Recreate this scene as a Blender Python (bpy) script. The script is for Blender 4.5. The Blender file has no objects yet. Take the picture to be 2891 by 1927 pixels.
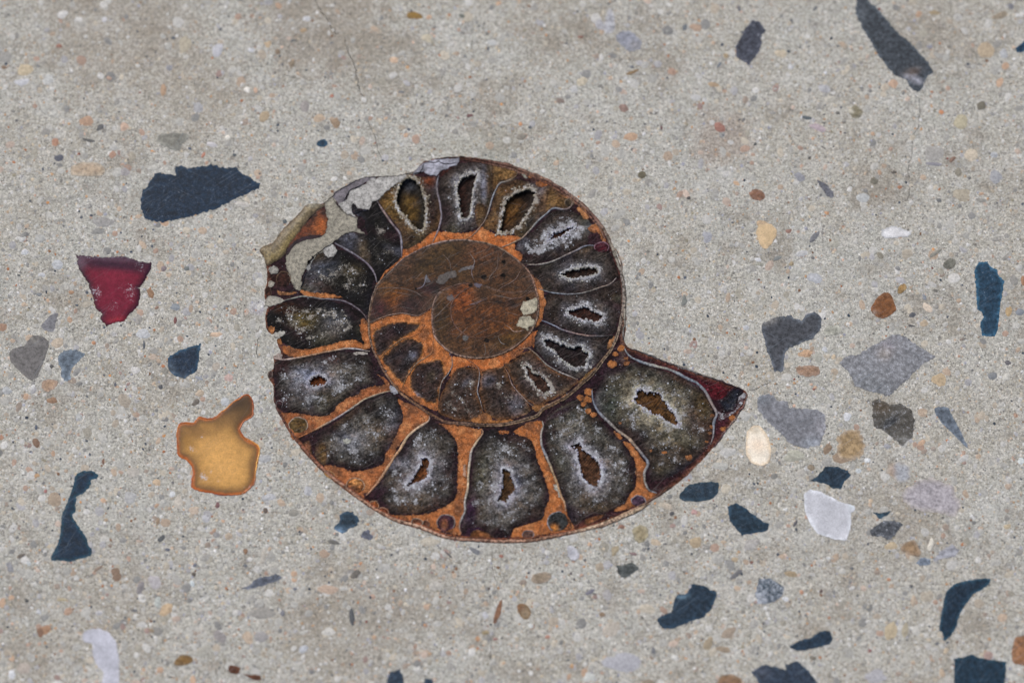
import bpy, math, random
import numpy as np
from mathutils import Vector
from mathutils.geometry import delaunay_2d_cdt
from mathutils import noise as mnoise

S = bpy.context.scene
# ------------------------------------------------------------------ camera
W_PX, H_PX = 2891.0, 1927.0
FOCAL, DIST, TILT = 121.0, 0.5, math.radians(22)
cam_d = bpy.data.cameras.new('camera')
cam = bpy.data.objects.new('camera', cam_d)
S.collection.objects.link(cam)
S.camera = cam
cam_d.sensor_width = 36.0
cam_d.lens = FOCAL
cam_d.clip_start = 0.02
cam_d.clip_end = 50
cam.location = (0, -DIST * math.sin(TILT), DIST * math.cos(TILT))
cam.rotation_euler = (TILT, 0, 0)
cam_d.dof.use_dof = True
cam_d.dof.focus_distance = DIST
cam_d.dof.aperture_fstop = 11.0

# ------------------------------------------------------------------ light
world = bpy.data.worlds.new('World')
S.world = world
world.use_nodes = True
wn, wl = world.node_tree.nodes, world.node_tree.links
bg = wn['Background']
sky = wn.new('ShaderNodeTexSky')
sky.sky_type = 'NISHITA'
sky.sun_disc = False
SUN_EL, SUN_AZ = math.radians(52), math.radians(-35)      # azimuth measured from +Y towards +X
sky.sun_elevation = SUN_EL
sky.sun_rotation = SUN_AZ
sky.dust_density = 3.0
sky.ozone_density = 0.7
wl.new(sky.outputs[0], bg.inputs[0])
bg.inputs[1].default_value = 0.09
sun_d = bpy.data.lights.new('sun', 'SUN')
sun_d.energy = 1.5
sun_d.angle = math.radians(14)
sun_d.color = (1.0, 0.97, 0.93)
sun = bpy.data.objects.new('sun', sun_d)
S.collection.objects.link(sun)
sdir = Vector((math.sin(SUN_AZ) * math.cos(SUN_EL), math.cos(SUN_AZ) * math.cos(SUN_EL), math.sin(SUN_EL)))
sun.rotation_euler = sdir.to_track_quat('Z', 'Y').to_euler()
sun.location = sdir * 1.0
S.view_settings.view_transform = 'Standard'
S.view_settings.look = 'None'
S.view_settings.gamma = 1
S.view_settings.exposure = 0.51

GAIN = 1.0
rng = np.random.default_rng(7)
random.seed(7)
MM = 0.001
PXMM = 0.0513          # one photo pixel on the slab, in mm


def P(pts):
    """points measured on the photograph -> metres on the slab surface (z = 0)"""
    a = np.asarray(pts, float).reshape(-1, 2)
    u = (a[:, 0] - W_PX / 2) / W_PX * 36.0 / FOCAL
    v = -(a[:, 1] - H_PX / 2) / W_PX * 36.0 / FOCAL
    ct, st = math.cos(TILT), math.sin(TILT)
    dx, dy, dz = u, st + v * ct, -ct + v * st
    t = (DIST * ct) / (-dz)
    return np.stack([dx * t, -DIST * st + dy * t], 1)


# tiles in which shapes were measured: origin and magnification
TL = dict(A=(700, 400, 3.92), B=(1200, 400, 3.92), C=(700, 760, 3.92), D=(1200, 760, 3.92), E=(740, 1140, 3.92),
          F=(1260, 1150, 3.92), G=(1600, 940, 3.92), T1=(0, 0, 2.439), T2=(964, 0, 2.439), T3=(1927, 0, 2.439),
          T4=(0, 642, 2.439), T6=(1927, 642, 2.439), T7=(0, 1284, 2.439), T8=(964, 1284, 2.439), T9=(1927, 1284, 2.439),
          N=(0, 0, 1.0))


def T(tile, flat):
    ox, oy, s = TL[tile]
    a = np.asarray(flat, float).reshape(-1, 2)
    return np.stack([ox + a[:, 0] / s, oy + a[:, 1] / s], 1)


def lin(h, g=None):
    g = GAIN if g is None else g
    c = np.array([int(h[i:i + 2], 16) / 255 for i in (0, 2, 4)])
    c = np.where(c <= 0.04045, c / 12.92, ((c + 0.055) / 1.055) ** 2.4)
    return np.minimum(c / g, 0.95)


def lin4(h, g=None):
    return tuple(lin(h, g)) + (1.0,)


# ------------------------------------------------------------------ shape helpers
def smooth_closed(p, step=6.0, closed=True):
    p = np.asarray(p, float)
    n = len(p)
    out = []
    rngi = range(n) if closed else range(n - 1)
    for i in rngi:
        if closed:
            p0, p1, p2, p3 = p[(i - 1) % n], p[i], p[(i + 1) % n], p[(i + 2) % n]
        else:
            p0, p1, p2, p3 = p[max(i - 1, 0)], p[i], p[i + 1], p[min(i + 2, n - 1)]
        L = np.linalg.norm(p2 - p1)
        k = max(1, int(math.ceil(L / step)))
        for t in np.arange(k) / k:
            out.append(0.5 * ((2 * p1) + (-p0 + p2) * t + (2 * p0 - 5 * p1 + 4 * p2 - p3) * t * t
                              + (-p0 + 3 * p1 - 3 * p2 + p3) * t ** 3))
    if not closed:
        out.append(p[-1])
    return np.array(out)


def straight_closed(p, step=6.0):
    p = np.asarray(p, float)
    n = len(p)
    out = []
    for i in range(n):
        a, b = p[i], p[(i + 1) % n]
        k = max(1, int(math.ceil(np.linalg.norm(b - a) / step)))
        for t in np.arange(k) / k:
            out.append(a + (b - a) * t)
    return np.array(out)


def rough(p, amp, scale=14.0, seed=0.0):
    if amp <= 0:
        return p
    q = p.copy()
    for i, (x, y) in enumerate(p):
        v = Vector((x / scale, y / scale, seed))
        w = Vector((x / (scale * .37), y / (scale * .37), seed + 9.1))
        a = mnoise.noise(v) + 0.55 * mnoise.noise(w)
        b = mnoise.noise(v + Vector((31.7, 11.3, 5))) + 0.55 * mnoise.noise(w + Vector((17.7, 3.3, 2)))
        q[i] = (x + amp * 1.5 * a, y + amp * 1.5 * b)
    return q


def inside(pts, poly):
    x, y = pts[:, 0], pts[:, 1]
    res = np.zeros(len(pts), bool)
    n = len(poly)
    j = n - 1
    for i in range(n):
        xi, yi = poly[i]
        xj, yj = poly[j]
        if yi != yj:
            c = ((yi > y) != (yj > y)) & (x < (xj - xi) * (y - yi) / (yj - yi) + xi)
            res ^= c
        j = i
    return res


def dist_poly(pts, poly, closed=True):
    a = poly
    b = np.roll(poly, -1, 0) if closed else poly[1:]
    if not closed:
        a = poly[:-1]
    d = np.full(len(pts), 1e9)
    for s in range(0, len(pts), 4000):
        q = pts[s:s + 4000][:, None, :]
        ab = (b - a)[None]
        t = np.clip(((q - a[None]) * ab).sum(2) / np.maximum((ab * ab).sum(2), 1e-9), 0, 1)
        pr = a[None] + ab * t[..., None]
        d[s:s + 4000] = np.sqrt(((q - pr) ** 2).sum(2)).min(1)
    return d


def stops(d, st):
    xs = [s[0] for s in st]
    cs = np.array([lin(s[1]) for s in st])
    return np.stack([np.interp(d, xs, cs[:, k]) for k in range(3)], 1)


def add_blobs(col, pts, blobs):
    """local mineral tints: (tile, x, y, rx, ry, angle_deg, hex, strength)"""
    for (tile, x, y, rx, ry, ang, hx, st) in blobs:
        s = TL[tile][2]
        c = T(tile, [x, y])[0]
        a = math.radians(ang)
        d = pts - c
        u = (d[:, 0] * math.cos(a) + d[:, 1] * math.sin(a)) / (rx / s)
        v = (-d[:, 0] * math.sin(a) + d[:, 1] * math.cos(a)) / (ry / s)
        w = st * np.exp(-(u * u + v * v) ** 1.3)
        col[:] = col * (1 - w[:, None]) + lin(hx) * w[:, None]
    return col


def link(name, me, mat, parent=None, origin=None, kind=None):
    o = bpy.data.objects.new(name, me)
    S.collection.objects.link(o)
    if mat:
        me.materials.append(mat)
    if parent is not None:
        o.parent = parent
    if kind:
        o['kind'] = kind
    return o


def tag(o, label, cat, group=None):
    o['label'] = label
    o['category'] = cat
    if group:
        o['group'] = group


def origin_of(parent):
    x = np.zeros(3)
    while parent is not None:
        x += np.array(parent.location)
        parent = parent.parent
    return x


def make_mesh(name, V, F, mat, parent=None, col=None, fl=None, kind=None, loc=None, smooth=True):
    """V in metres, world space.  The object's origin is set at loc (top level) or its parent's."""
    V = np.asarray(V, float)
    base = origin_of(parent) if parent is not None else np.array(loc if loc is not None else (0, 0, 0), float)
    sub = np.zeros(3)
    if parent is not None and len(V):
        sub = V.mean(0) - base
        sub[2] = 0
    me = bpy.data.meshes.new(name)
    me.from_pydata((V - base - sub).tolist(), [], F if isinstance(F, list) else F.tolist())
    if col is not None:
        at = me.attributes.new('tint', 'FLOAT_COLOR', 'POINT')
        c4 = np.concatenate([col, np.ones((len(col), 1))], 1).astype(np.float32)
        at.data.foreach_set('color', c4.ravel())
    if fl:
        for k, arr in fl.items():
            at = me.attributes.new(k, 'FLOAT', 'POINT')
            at.data.foreach_set('value', np.asarray(arr, np.float32))
    me.polygons.foreach_set('use_smooth', np.full(len(me.polygons), smooth))
    me.update()
    o = link(name, me, mat, parent, kind=kind)
    o.location = tuple(sub) if parent is not None else tuple(base)
    return o


def fill(name, outer, mat, parent=None, holes=(), z=0.03, depth=0.4, spacing=7.0, paint=None, frost=None, zfun=None,
         kind=None, loc=None, top_ring=None):
    """a solid slice: outline (photo px) with holes, finely triangulated top, walls going down"""
    outer = np.asarray(outer, float)
    loops = [outer] + [np.asarray(h, float) for h in holes]
    lo, hi = outer.min(0), outer.max(0)
    xs = np.arange(lo[0], hi[0], spacing)
    ys = np.arange(lo[1], hi[1], spacing * .9)
    gx, gy = np.meshgrid(xs, ys)
    gx = gx + (np.arange(len(ys)) % 2)[:, None] * spacing * .5
    g = np.stack([gx.ravel(), gy.ravel()], 1) + rng.uniform(-.18, .18, (gx.size, 2)) * spacing
    ok = inside(g, outer)
    g = g[ok]
    for h in loops[1:]:
        if len(g):
            g = g[~inside(g, h)]
    if len(g):
        dd = np.min([dist_poly(g, l) for l in loops], 0)
        g = g[dd > spacing * .45]
    vs, es = [], []
    for l in loops:
        b = len(vs)
        vs += [tuple(q) for q in l]
        es += [(b + i, b + (i + 1) % len(l)) for i in range(len(l))]
    vs += [tuple(q) for q in g]
    r = delaunay_2d_cdt([Vector(v) for v in vs], es, [], 0, 1e-4)
    pv = np.array([(v[0], v[1]) for v in r[0]])
    F = np.array([f for f in r[2] if len(f) == 3])
    cen = pv[F].mean(1)
    ok = inside(cen, outer)
    for h in loops[1:]:
        ok &= ~inside(cen, h)
    F = F[ok]
    used = np.unique(F)
    rm = -np.ones(len(pv), int)
    rm[used] = np.arange(len(used))
    F = rm[F]
    pv = pv[used]
    de = dist_poly(pv, outer)
    dc = np.min([dist_poly(pv, l) for l in loops[1:]], 0) if len(loops) > 1 else np.full(len(pv), 999.0)
    col = paint(pv, de, dc) if paint else None
    fr = frost(pv, de, dc) if frost else np.zeros(len(pv))
    zz = np.full(len(pv), z, float)
    if zfun:
        zz = zz + zfun(pv, de, dc)
    w = P(pv)
    # orientation (photo y runs down)
    a, b, c = w[F[:, 0]], w[F[:, 1]], w[F[:, 2]]
    ar = (b[:, 0] - a[:, 0]) * (c[:, 1] - a[:, 1]) - (b[:, 1] - a[:, 1]) * (c[:, 0] - a[:, 0])
    F[ar < 0] = F[ar < 0][:, ::-1]
    V = np.concatenate([w, zz[:, None] * MM], 1)
    E = np.concatenate([F[:, [0, 1]], F[:, [1, 2]], F[:, [2, 0]]])
    key = {}
    for e in E.tolist():
        key[(e[0], e[1])] = 1
    bd = [e for e in key if (e[1], e[0]) not in key]
    bi = sorted({i for e in bd for i in e})
    nb_ = len(bi)
    low = {i: len(V) + nb_ + k for k, i in enumerate(bi)}
    upp = {i: len(V) + k for k, i in enumerate(bi)}
    VL = V[bi].copy()
    VL[:, 2] = V[bi, 2] - depth * MM
    V = np.concatenate([V, V[bi], VL])
    faces = F.tolist() + [[upp[e[1]], upp[e[0]], low[e[0]], low[e[1]]] for e in bd]
    if col is not None:
        col = np.concatenate([col, col[bi], col[bi]])
    fl = dict(frost=np.concatenate([fr, fr[bi], fr[bi]]), de=np.concatenate([de, de[bi], de[bi]]) * PXMM)
    if loc is None and parent is None:
        loc = (V[:, 0].mean(), V[:, 1].mean(), 0)
    o = make_mesh(name, V, faces, mat, parent, col, fl, kind, loc)
    sharp = np.zeros(len(o.data.polygons), bool)
    sharp[:len(F)] = True
    o.data.polygons.foreach_set('use_smooth', sharp)
    return o


def ribbon(name, path, width, mat, parent, cols, z=0.07, h=0.05, step=6.0, taper=(0.5, 0.5), wob=0.0, kind=None, seed=0):
    """a rounded raised strip along a path (photo px); cols = list of hex along its length"""
    p = smooth_closed(path, step, closed=False)
    if wob:
        p = rough(p, wob, 22, seed)
    n = len(p)
    tg = np.gradient(p, axis=0)
    tg /= np.maximum(np.linalg.norm(tg, axis=1), 1e-6)[:, None]
    nr = np.stack([-tg[:, 1], tg[:, 0]], 1)
    t = np.linspace(0, 1, n)
    wd = width * np.minimum(1, np.minimum(taper[0] + (1 - taper[0]) * t * 6, taper[1] + (1 - taper[1]) * (1 - t) * 6))
    wd = wd * (1 + 0.18 * np.sin(np.arange(n) * .55 + seed) * np.sin(np.arange(n) * .23 + 1.3 * seed))
    prof = [(-.5, -1.0), (-.5, -.1), (-.28, .75), (0, 1.0), (.28, .75), (.5, -.1), (.5, -1.0)]
    V = []
    for (o, hh) in prof:
        q = P(p + nr * (wd * o)[:, None])
        zz = (z + (h * hh if hh > -.5 else -0.3)) * MM
        V.append(np.concatenate([q, np.full((n, 1), zz)], 1))
    k = len(prof)
    V = np.stack(V, 1).reshape(-1, 3)
    F = []
    for i in range(n - 1):
        for j in range(k - 1):
            F.append([i * k + j, i * k + j + 1, (i + 1) * k + j + 1, (i + 1) * k + j])
    cc = np.array([lin(c) for c in cols])
    ct = np.stack([np.interp(t, np.linspace(0, 1, len(cc)), cc[:, c]) for c in range(3)], 1)
    ct = ct * .95 * (1 + 0.16 * rng.standard_normal((n, 1)))
    col = np.repeat(ct, k, 0)
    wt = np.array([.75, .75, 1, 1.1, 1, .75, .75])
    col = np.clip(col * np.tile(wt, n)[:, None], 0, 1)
    F = [f[::-1] for f in F]
    o = make_mesh(name, V, F, mat, parent, col, dict(frost=np.zeros(len(V)), de=np.ones(len(V))), kind)
    return o


# ------------------------------------------------------------------ materials
def new_mat(name):
    m = bpy.data.materials.new(name)
    m.use_nodes = True
    nt = m.node_tree
    b = nt.nodes['Principled BSDF']
    return m, nt, b


class NB:
    def __init__(s, nt):
        s.nt = nt
        g = nt.nodes.new('ShaderNodeNewGeometry')
        sc = nt.nodes.new('ShaderNodeVectorMath')
        sc.operation = 'SCALE'
        sc.inputs[3].default_value = 1000.0       # metres -> mm
        nt.links.new(g.outputs['Position'], sc.inputs[0])
        s.pos = sc.outputs[0]

    def n(s, t, **k):
        x = s.nt.nodes.new(t)
        for a, b in k.items():
            setattr(x, a, b)
        return x

    def L(s, a, b):
        s.nt.links.new(a, b)

    def attr(s, name, out='Color'):
        a = s.n('ShaderNodeAttribute', attribute_name=name)
        return a.outputs[out]

    def noise(s, scale, detail=3, rough=.55, vec=None, off=(0, 0, 0), out=0):
        x = s.n('ShaderNodeTexNoise')
        x.inputs['Scale'].default_value = scale
        x.inputs['Detail'].default_value = detail
        x.inputs['Roughness'].default_value = rough
        v = vec or s.pos
        if off != (0, 0, 0):
            ad = s.n('ShaderNodeVectorMath', operation='ADD')
            s.L(v, ad.inputs[0])
            ad.inputs[1].default_value = off
            v = ad.outputs[0]
        s.L(v, x.inputs['Vector'])
        return x.outputs[out]

    def voro(s, scale, feature='F1', out='Distance', off=(0, 0, 0), rand=1.0, vec=None):
        x = s.n('ShaderNodeTexVoronoi', feature=feature)
        x.inputs['Scale'].default_value = scale
        x.inputs['Randomness'].default_value = rand
        ad = s.n('ShaderNodeVectorMath', operation='ADD')
        s.L(vec or s.pos, ad.inputs[0])
        ad.inputs[1].default_value = off
        s.L(ad.outputs[0], x.inputs['Vector'])
        return x.outputs[out]

    def math(s, op, a, b=None, clamp=False):
        x = s.n('ShaderNodeMath', operation=op)
        x.use_clamp = clamp
        for i, v in enumerate((a, b)):
            if v is None:
                continue
            if isinstance(v, (int, float)):
                x.inputs[i].default_value = v
            else:
                s.L(v, x.inputs[i])
        return x.outputs[0]

    def step(s, v, lo, hi, a=0.0, b=1.0):
        x = s.n('ShaderNodeMapRange')
        x.interpolation_type = 'SMOOTHSTEP'
        s.L(v, x.inputs[0])
        for i, q in ((1, lo), (2, hi), (3, a), (4, b)):
            if isinstance(q, (int, float)):
                x.inputs[i].default_value = q
            else:
                s.L(q, x.inputs[i])
        return x.outputs[0]

    def mix(s, f, a, b, mode='MIX'):
        x = s.n('ShaderNodeMix', data_type='RGBA', blend_type=mode)
        if isinstance(f, (int, float)):
            x.inputs[0].default_value = f
        else:
            s.L(f, x.inputs[0])
        for i, v in ((6, a), (7, b)):
            if isinstance(v, tuple):
                x.inputs[i].default_value = v
            else:
                s.L(v, x.inputs[i])
        return x.outputs[2]

    def ramp(s, f, pts, interp='LINEAR'):
        x = s.n('ShaderNodeValToRGB')
        x.color_ramp.interpolation = interp
        el = x.color_ramp.elements
        while len(el) > 1:
            el.remove(el[-1])
        el[0].position, el[0].color = pts[0][0], pts[0][1]
        for p, c in pts[1:]:
            e = el.new(p)
            e.color = c
        s.L(f, x.inputs[0])
        return x.outputs[0]

    def scale_col(s, c, f):
        x = s.n('ShaderNodeVectorMath', operation='SCALE')
        s.L(c, x.inputs[0])
        if isinstance(f, (int, float)):
            x.inputs[3].default_value = f
        else:
            s.L(f, x.inputs[3])
        return x.outputs[0]

    def scratch(s, ang, along, across, lo, hi, off=(0, 0, 0)):
        m = s.n('ShaderNodeMapping')
        m.vector_type = 'POINT'
        m.inputs['Rotation'].default_value = (0, 0, math.radians(ang))
        s.L(s.pos, m.inputs['Vector'])
        sc = s.n('ShaderNodeVectorMath', operation='MULTIPLY')
        s.L(m.outputs[0], sc.inputs[0])
        sc.inputs[1].default_value = (along, across, 0.0)
        v = s.noise(1.0, 1, .5, sc.outputs[0], off)
        return s.step(v, lo, hi)

    def bump(s, h, strength, dist, normal=None):
        x = s.n('ShaderNodeBump')
        x.inputs['Strength'].default_value = strength
        x.inputs['Distance'].default_value = dist
        s.L(h, x.inputs['Height'])
        if normal is not None:
            s.L(normal, x.inputs['Normal'])
        return x.outputs[0]


def mat_mineral(name, hatch=0.25, hang=-30, speck=1.0, scr=0.5, spec=0.04, white='b8b7b8', roughn=0.35, grain=0.8):
    m, nt, b = new_mat(name)
    N = NB(nt)
    tint = N.attr('tint')
    fr = N.attr('frost', 'Fac')
    n1 = N.noise(3.0, 5, .65)
    n2 = N.noise(9.0, 3, .6, off=(3, 7, 1))
    v = N.math('ADD', N.math('MULTIPLY', n1, 1.1), N.math('MULTIPLY', n2, .7))        # about .9 mean
    f = N.step(v, .62, 1.2, 1 - grain * 1.0, 1 + grain * 1.25)
    base = N.scale_col(tint, f)
    patch = N.noise(1.1, 4, .7, off=(21, 5, 3))
    base = N.scale_col(base, N.step(patch, .34, .66, .45, 1.6))
    hm = N.n('ShaderNodeMapping')
    hm.inputs['Rotation'].default_value = (0, 0, math.radians(hang))
    N.L(N.pos, hm.inputs['Vector'])
    hs = N.n('ShaderNodeVectorMath', operation='MULTIPLY')
    N.L(hm.outputs[0], hs.inputs[0])
    hs.inputs[1].default_value = (.45, 9.0, 0.0)
    hv = N.noise(1.0, 3, .6, hs.outputs[0])
    base = N.scale_col(base, N.step(hv, .36, .64, 1 - hatch, 1 + hatch * 1.2))
    patch2 = N.noise(.9, 3, .65, off=(1, 55, 3))
    fr = N.math('MULTIPLY', fr, N.step(patch2, .34, .64, .55, 1.45))
    # local warm / cool drift of the mineral
    drift = N.noise(.8, 3, .6, off=(11, 2, 4))
    base = N.mix(N.step(drift, .5, .72, 0, .45), base, N.mix(1.0, base, (1.25, .95, .7, 1), 'MULTIPLY'))
    base = N.mix(N.step(drift, .5, .3, 0, .45), base, N.mix(1.0, base, (.8, .92, 1.15, 1), 'MULTIPLY'))
    # feathery pale crystal growth, denser where 'frost' is high
    w1 = N.noise(3.4, 6, .78, off=(5, 1, 8))
    w2 = N.noise(9.0, 4, .75, off=(1, 9, 2))
    ww = N.math('ADD', N.math('MULTIPLY', w1, .6), N.math('MULTIPLY', w2, .4))
    thr = N.math('SUBTRACT', .69, N.math('MULTIPLY', fr, .225))
    mk = N.step(ww, thr, N.math('ADD', thr, .05))
    mk = N.math('MULTIPLY', mk, N.step(fr, .1, 1.0, .4, .82))
    wc = N.mix(N.noise(4, 2, .5, off=(2, 2, 2)), lin4('7e7e80'), lin4(white))
    base = N.mix(mk, base, wc)
    # sharp small white flecks
    fd = N.voro(2.6, off=(4, 4, 0))
    fc = N.n('ShaderNodeSeparateColor')
    N.L(N.voro(2.6, out='Color', off=(4, 4, 0)), fc.inputs[0])
    rad = N.math('MULTIPLY', N.math('SUBTRACT', fc.outputs[0], N.math('SUBTRACT', .88, N.math('MULTIPLY', fr, .6))), .6)
    fm = N.step(N.math('SUBTRACT', rad, N.math('ADD', fd, N.math('MULTIPLY', N.math('SUBTRACT', n2, .5), .35))), 0, .04)
    base = N.mix(N.math('MULTIPLY', fm, .75 * speck), base, lin4('c9ccd2'))
    fd2 = N.voro(5.5, off=(8, 1, 0))
    fc2 = N.n('ShaderNodeSeparateColor')
    N.L(N.voro(5.5, out='Color', off=(8, 1, 0)), fc2.inputs[0])
    rad2 = N.math('MULTIPLY', N.math('SUBTRACT', fc2.outputs[1], .9), 2.0)
    fm2 = N.step(N.math('SUBTRACT', rad2, fd2), 0, .08)
    base = N.mix(N.math('MULTIPLY', fm2, .8 * speck), base, lin4('cdcac8'))
    # polishing scratches
    s1 = N.scratch(-27, .20, 9.5, .66, .73)
    s2 = N.scratch(-48, .16, 9.0, .68, .75, (40, 3, 0))
    s3 = N.scratch(12, .14, 8.0, .71, .77, (9, 33, 0))
    ss = N.math('ADD', s1, N.math('ADD', s2, s3), True)
    base = N.mix(N.math('MULTIPLY', ss, .42 * scr), base, lin4('a39a94'))
    N.L(base, b.inputs['Base Color'])
    b.inputs['Specular IOR Level'].default_value = spec
    N.L(N.step(n2, .3, .7, roughn - .1, roughn + .25), b.inputs['Roughness'])
    h = N.math('ADD', N.math('MULTIPLY', w2, .5), N.math('ADD', N.math('MULTIPLY', mk, .3), N.math('MULTIPLY', fm, .6)))
    N.L(N.bump(h, .35, .00006), b.inputs['Normal'])
    return m


def mat_rust(name):
    m, nt, b = new_mat(name)
    N = NB(nt)
    tint = N.attr('tint')
    n1 = N.noise(1.6, 4, .6)
    n2 = N.noise(9.5, 4, .75, off=(2, 3, 4))
    base = N.mix(.16, tint, lin4('b5926c'))
    base = N.scale_col(base, N.math('ADD', N.step(n2, .32, .68, .42, 1.3), N.step(n1, .35, .65, -.28, .3)))
    g = N.voro(6.0)
    gc = N.n('ShaderNodeSeparateColor')
    N.L(N.voro(6.0, out='Color'), gc.inputs[0])
    gm = N.step(N.math('SUBTRACT', N.math('MULTIPLY', N.math('SUBTRACT', gc.outputs[0], .72), 1.6), g), -.05, .1)
    base = N.mix(N.math('MULTIPLY', gm, .75), base, lin4('dba882'))
    dm = N.step(N.math('SUBTRACT', N.math('MULTIPLY', N.math('SUBTRACT', gc.outputs[1], .8), 1.8), g), -.05, .1)
    base = N.mix(N.math('MULTIPLY', dm, .6), base, lin4('4e2a18'))
    N.L(base, b.inputs['Base Color'])
    b.inputs['Roughness'].default_value = .7
    b.inputs['Specular IOR Level'].default_value = .1
    hh = N.math('ADD', n2, N.math('MULTIPLY', g, -1.0))
    N.L(N.bump(hh, .8, .00012), b.inputs['Normal'])
    return m


def mat_shell(name, rgh=.4, spec=.35, var=.5):
    m, nt, b = new_mat(name)
    N = NB(nt)
    tint = N.attr('tint')
    n1 = N.noise(3.2, 4, .6)
    n2 = N.noise(12, 2, .6, off=(2, 3, 4))
    base = N.scale_col(tint, N.math('ADD', N.step(n1, .3, .7, 1 - var, 1 + var * .6), N.step(n2, .3, .7, -.12, .14)))
    N.L(base, b.inputs['Base Color'])
    b.inputs['Roughness'].default_value = rgh
    b.inputs['Specular IOR Level'].default_value = spec
    N.L(N.bump(n1, .3, .0001), b.inputs['Normal'])
    return m


def mat_chip(name, spec=.1, rgh=.45, scr=.2, var=.5, pits=.3, dust=.28, dustcol='8d949c'):
    m, nt, b = new_mat(name)
    N = NB(nt)
    tint = N.attr('tint')
    n1 = N.noise(1.5, 5, .65)
    n2 = N.noise(7.0, 4, .7, off=(2, 3, 4))
    base = N.scale_col(tint, N.math('ADD', N.step(n1, .3, .7, 1 - var, 1 + var), N.step(n2, .3, .7, -.22, .22)))
    fr = N.attr('frost', 'Fac')
    w = N.math('ADD', N.math('MULTIPLY', n1, .4), N.math('MULTIPLY', N.noise(5, 5, .75, off=(7, 1, 2)), .6))
    mk = N.step(w, N.math('SUBTRACT', .66, N.math('MULTIPLY', fr, .26)), N.math('SUBTRACT', .76, N.math('MULTIPLY', fr, .22)))
    base = N.mix(N.math('MULTIPLY', mk, .75), base, lin4('bfc2c8'))
    d = N.noise(10, 3, .7, off=(7, 7, 7))
    base = N.mix(N.step(d, .52, .75, 0, dust), base, lin4(dustcol))
    s1 = N.scratch(-35, .12, 6.5, .66, .73, (5, 1, 0))
    s2 = N.scratch(28, .10, 6.0, .70, .76, (40, 3, 0))
    s3 = N.scratch(-62, .10, 6.0, .70, .76, (14, 83, 0))
    ss = N.math('ADD', s1, N.math('ADD', s2, s3), True)
    base = N.mix(N.math('MULTIPLY', ss, scr), base, lin4('8f9aa6'))
    N.L(base, b.inputs['Base Color'])
    b.inputs['Roughness'].default_value = rgh
    b.inputs['Specular IOR Level'].default_value = spec
    N.L(N.bump(n2, .25, .00006), b.inputs['Normal'])
    return m


def mat_pebble(name, grit=1.0):
    m, nt, b = new_mat(name)
    N = NB(nt)
    tint = N.attr('tint')
    n1 = N.noise(2.5, 4, .65)
    n2 = N.noise(9.0, 3, .7, off=(2, 3, 4))
    base = N.scale_col(tint, N.math('ADD', N.step(n1, .32, .68, 1 - .2 * grit, 1 + .17 * grit), N.step(n2, .34, .66, -.18 * grit, .18 * grit)))
    if grit > 1:
        dk = N.noise(6.0, 4, .8, off=(9, 4, 4))
        base = N.mix(N.step(dk, .58, .66, 0, .7), base, lin4('3c3a38'))
    N.L(base, b.inputs['Base Color'])
    b.inputs['Roughness'].default_value = .6
    b.inputs['Specular IOR Level'].default_value = .25
    N.L(N.bump(n2, .3, .00008), b.inputs['Normal'])
    return m


SPOTS = []
for (tt, xx, yy, rr, am, hx) in [('C', 110, 450, 3.4, .7, 'a6a399'), ('C', 150, 780, 3.6, .65, 'a9a69b'), ('C', 170, 1100, 3.2, .6, 'a8a59a'), ('A', 40, 1500, 3.2, .4, 'a6a299'),
                                 ('C', 110, 420, 1.6, .5, 'a29cab'), ('B', 800, 60, 4.2, .5, '9d9c8f'), ('B', 300, 60, 3.5, .45, 'a3a194'),
                                 ('B', 1500, 250, 4.0, .35, 'a2a296'),
                                 ('N', 330, 60, 16, .42, '8f8475'), ('N', 900, 60, 13, .5, '8a7f70'), ('N', 1080, 170, 9, .4, '8d8475'), ('N', 560, 250, 10, .3, '958b7c'), ('N', 1600, 60, 11, .3, '938a7a'),
                                 ('N', 2040, 390, 6, .45, '927f70'), ('N', 980, 1780, 14, .38, '8f8576'), ('N', 1250, 1700, 8, .3, '958c7e'), ('N', 300, 1700, 12, .25, '958b7c'), ('N', 2650, 60, 9, .3, '93897a'),
                                 ('N', 2450, 1500, 12, .3, '978f82'), ('N', 1700, 520, 7, .3, 'b7b4a8'), ('N', 1350, 480, 5, .35, '93938a'), ('N', 2300, 900, 14, .3, 'b5b3a9'), ('N', 200, 1300, 9, .25, 'b5b2a8'), ('G', 900, 90, 3.5, .35, 'a9a79b'), ('A', 1500, 250, 3.5, .35, 'a9a598')]:
    _p = P(T(tt, [xx, yy]))[0] * 1000
    SPOTS.append((_p[0], _p[1], rr, am, hx))


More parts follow.
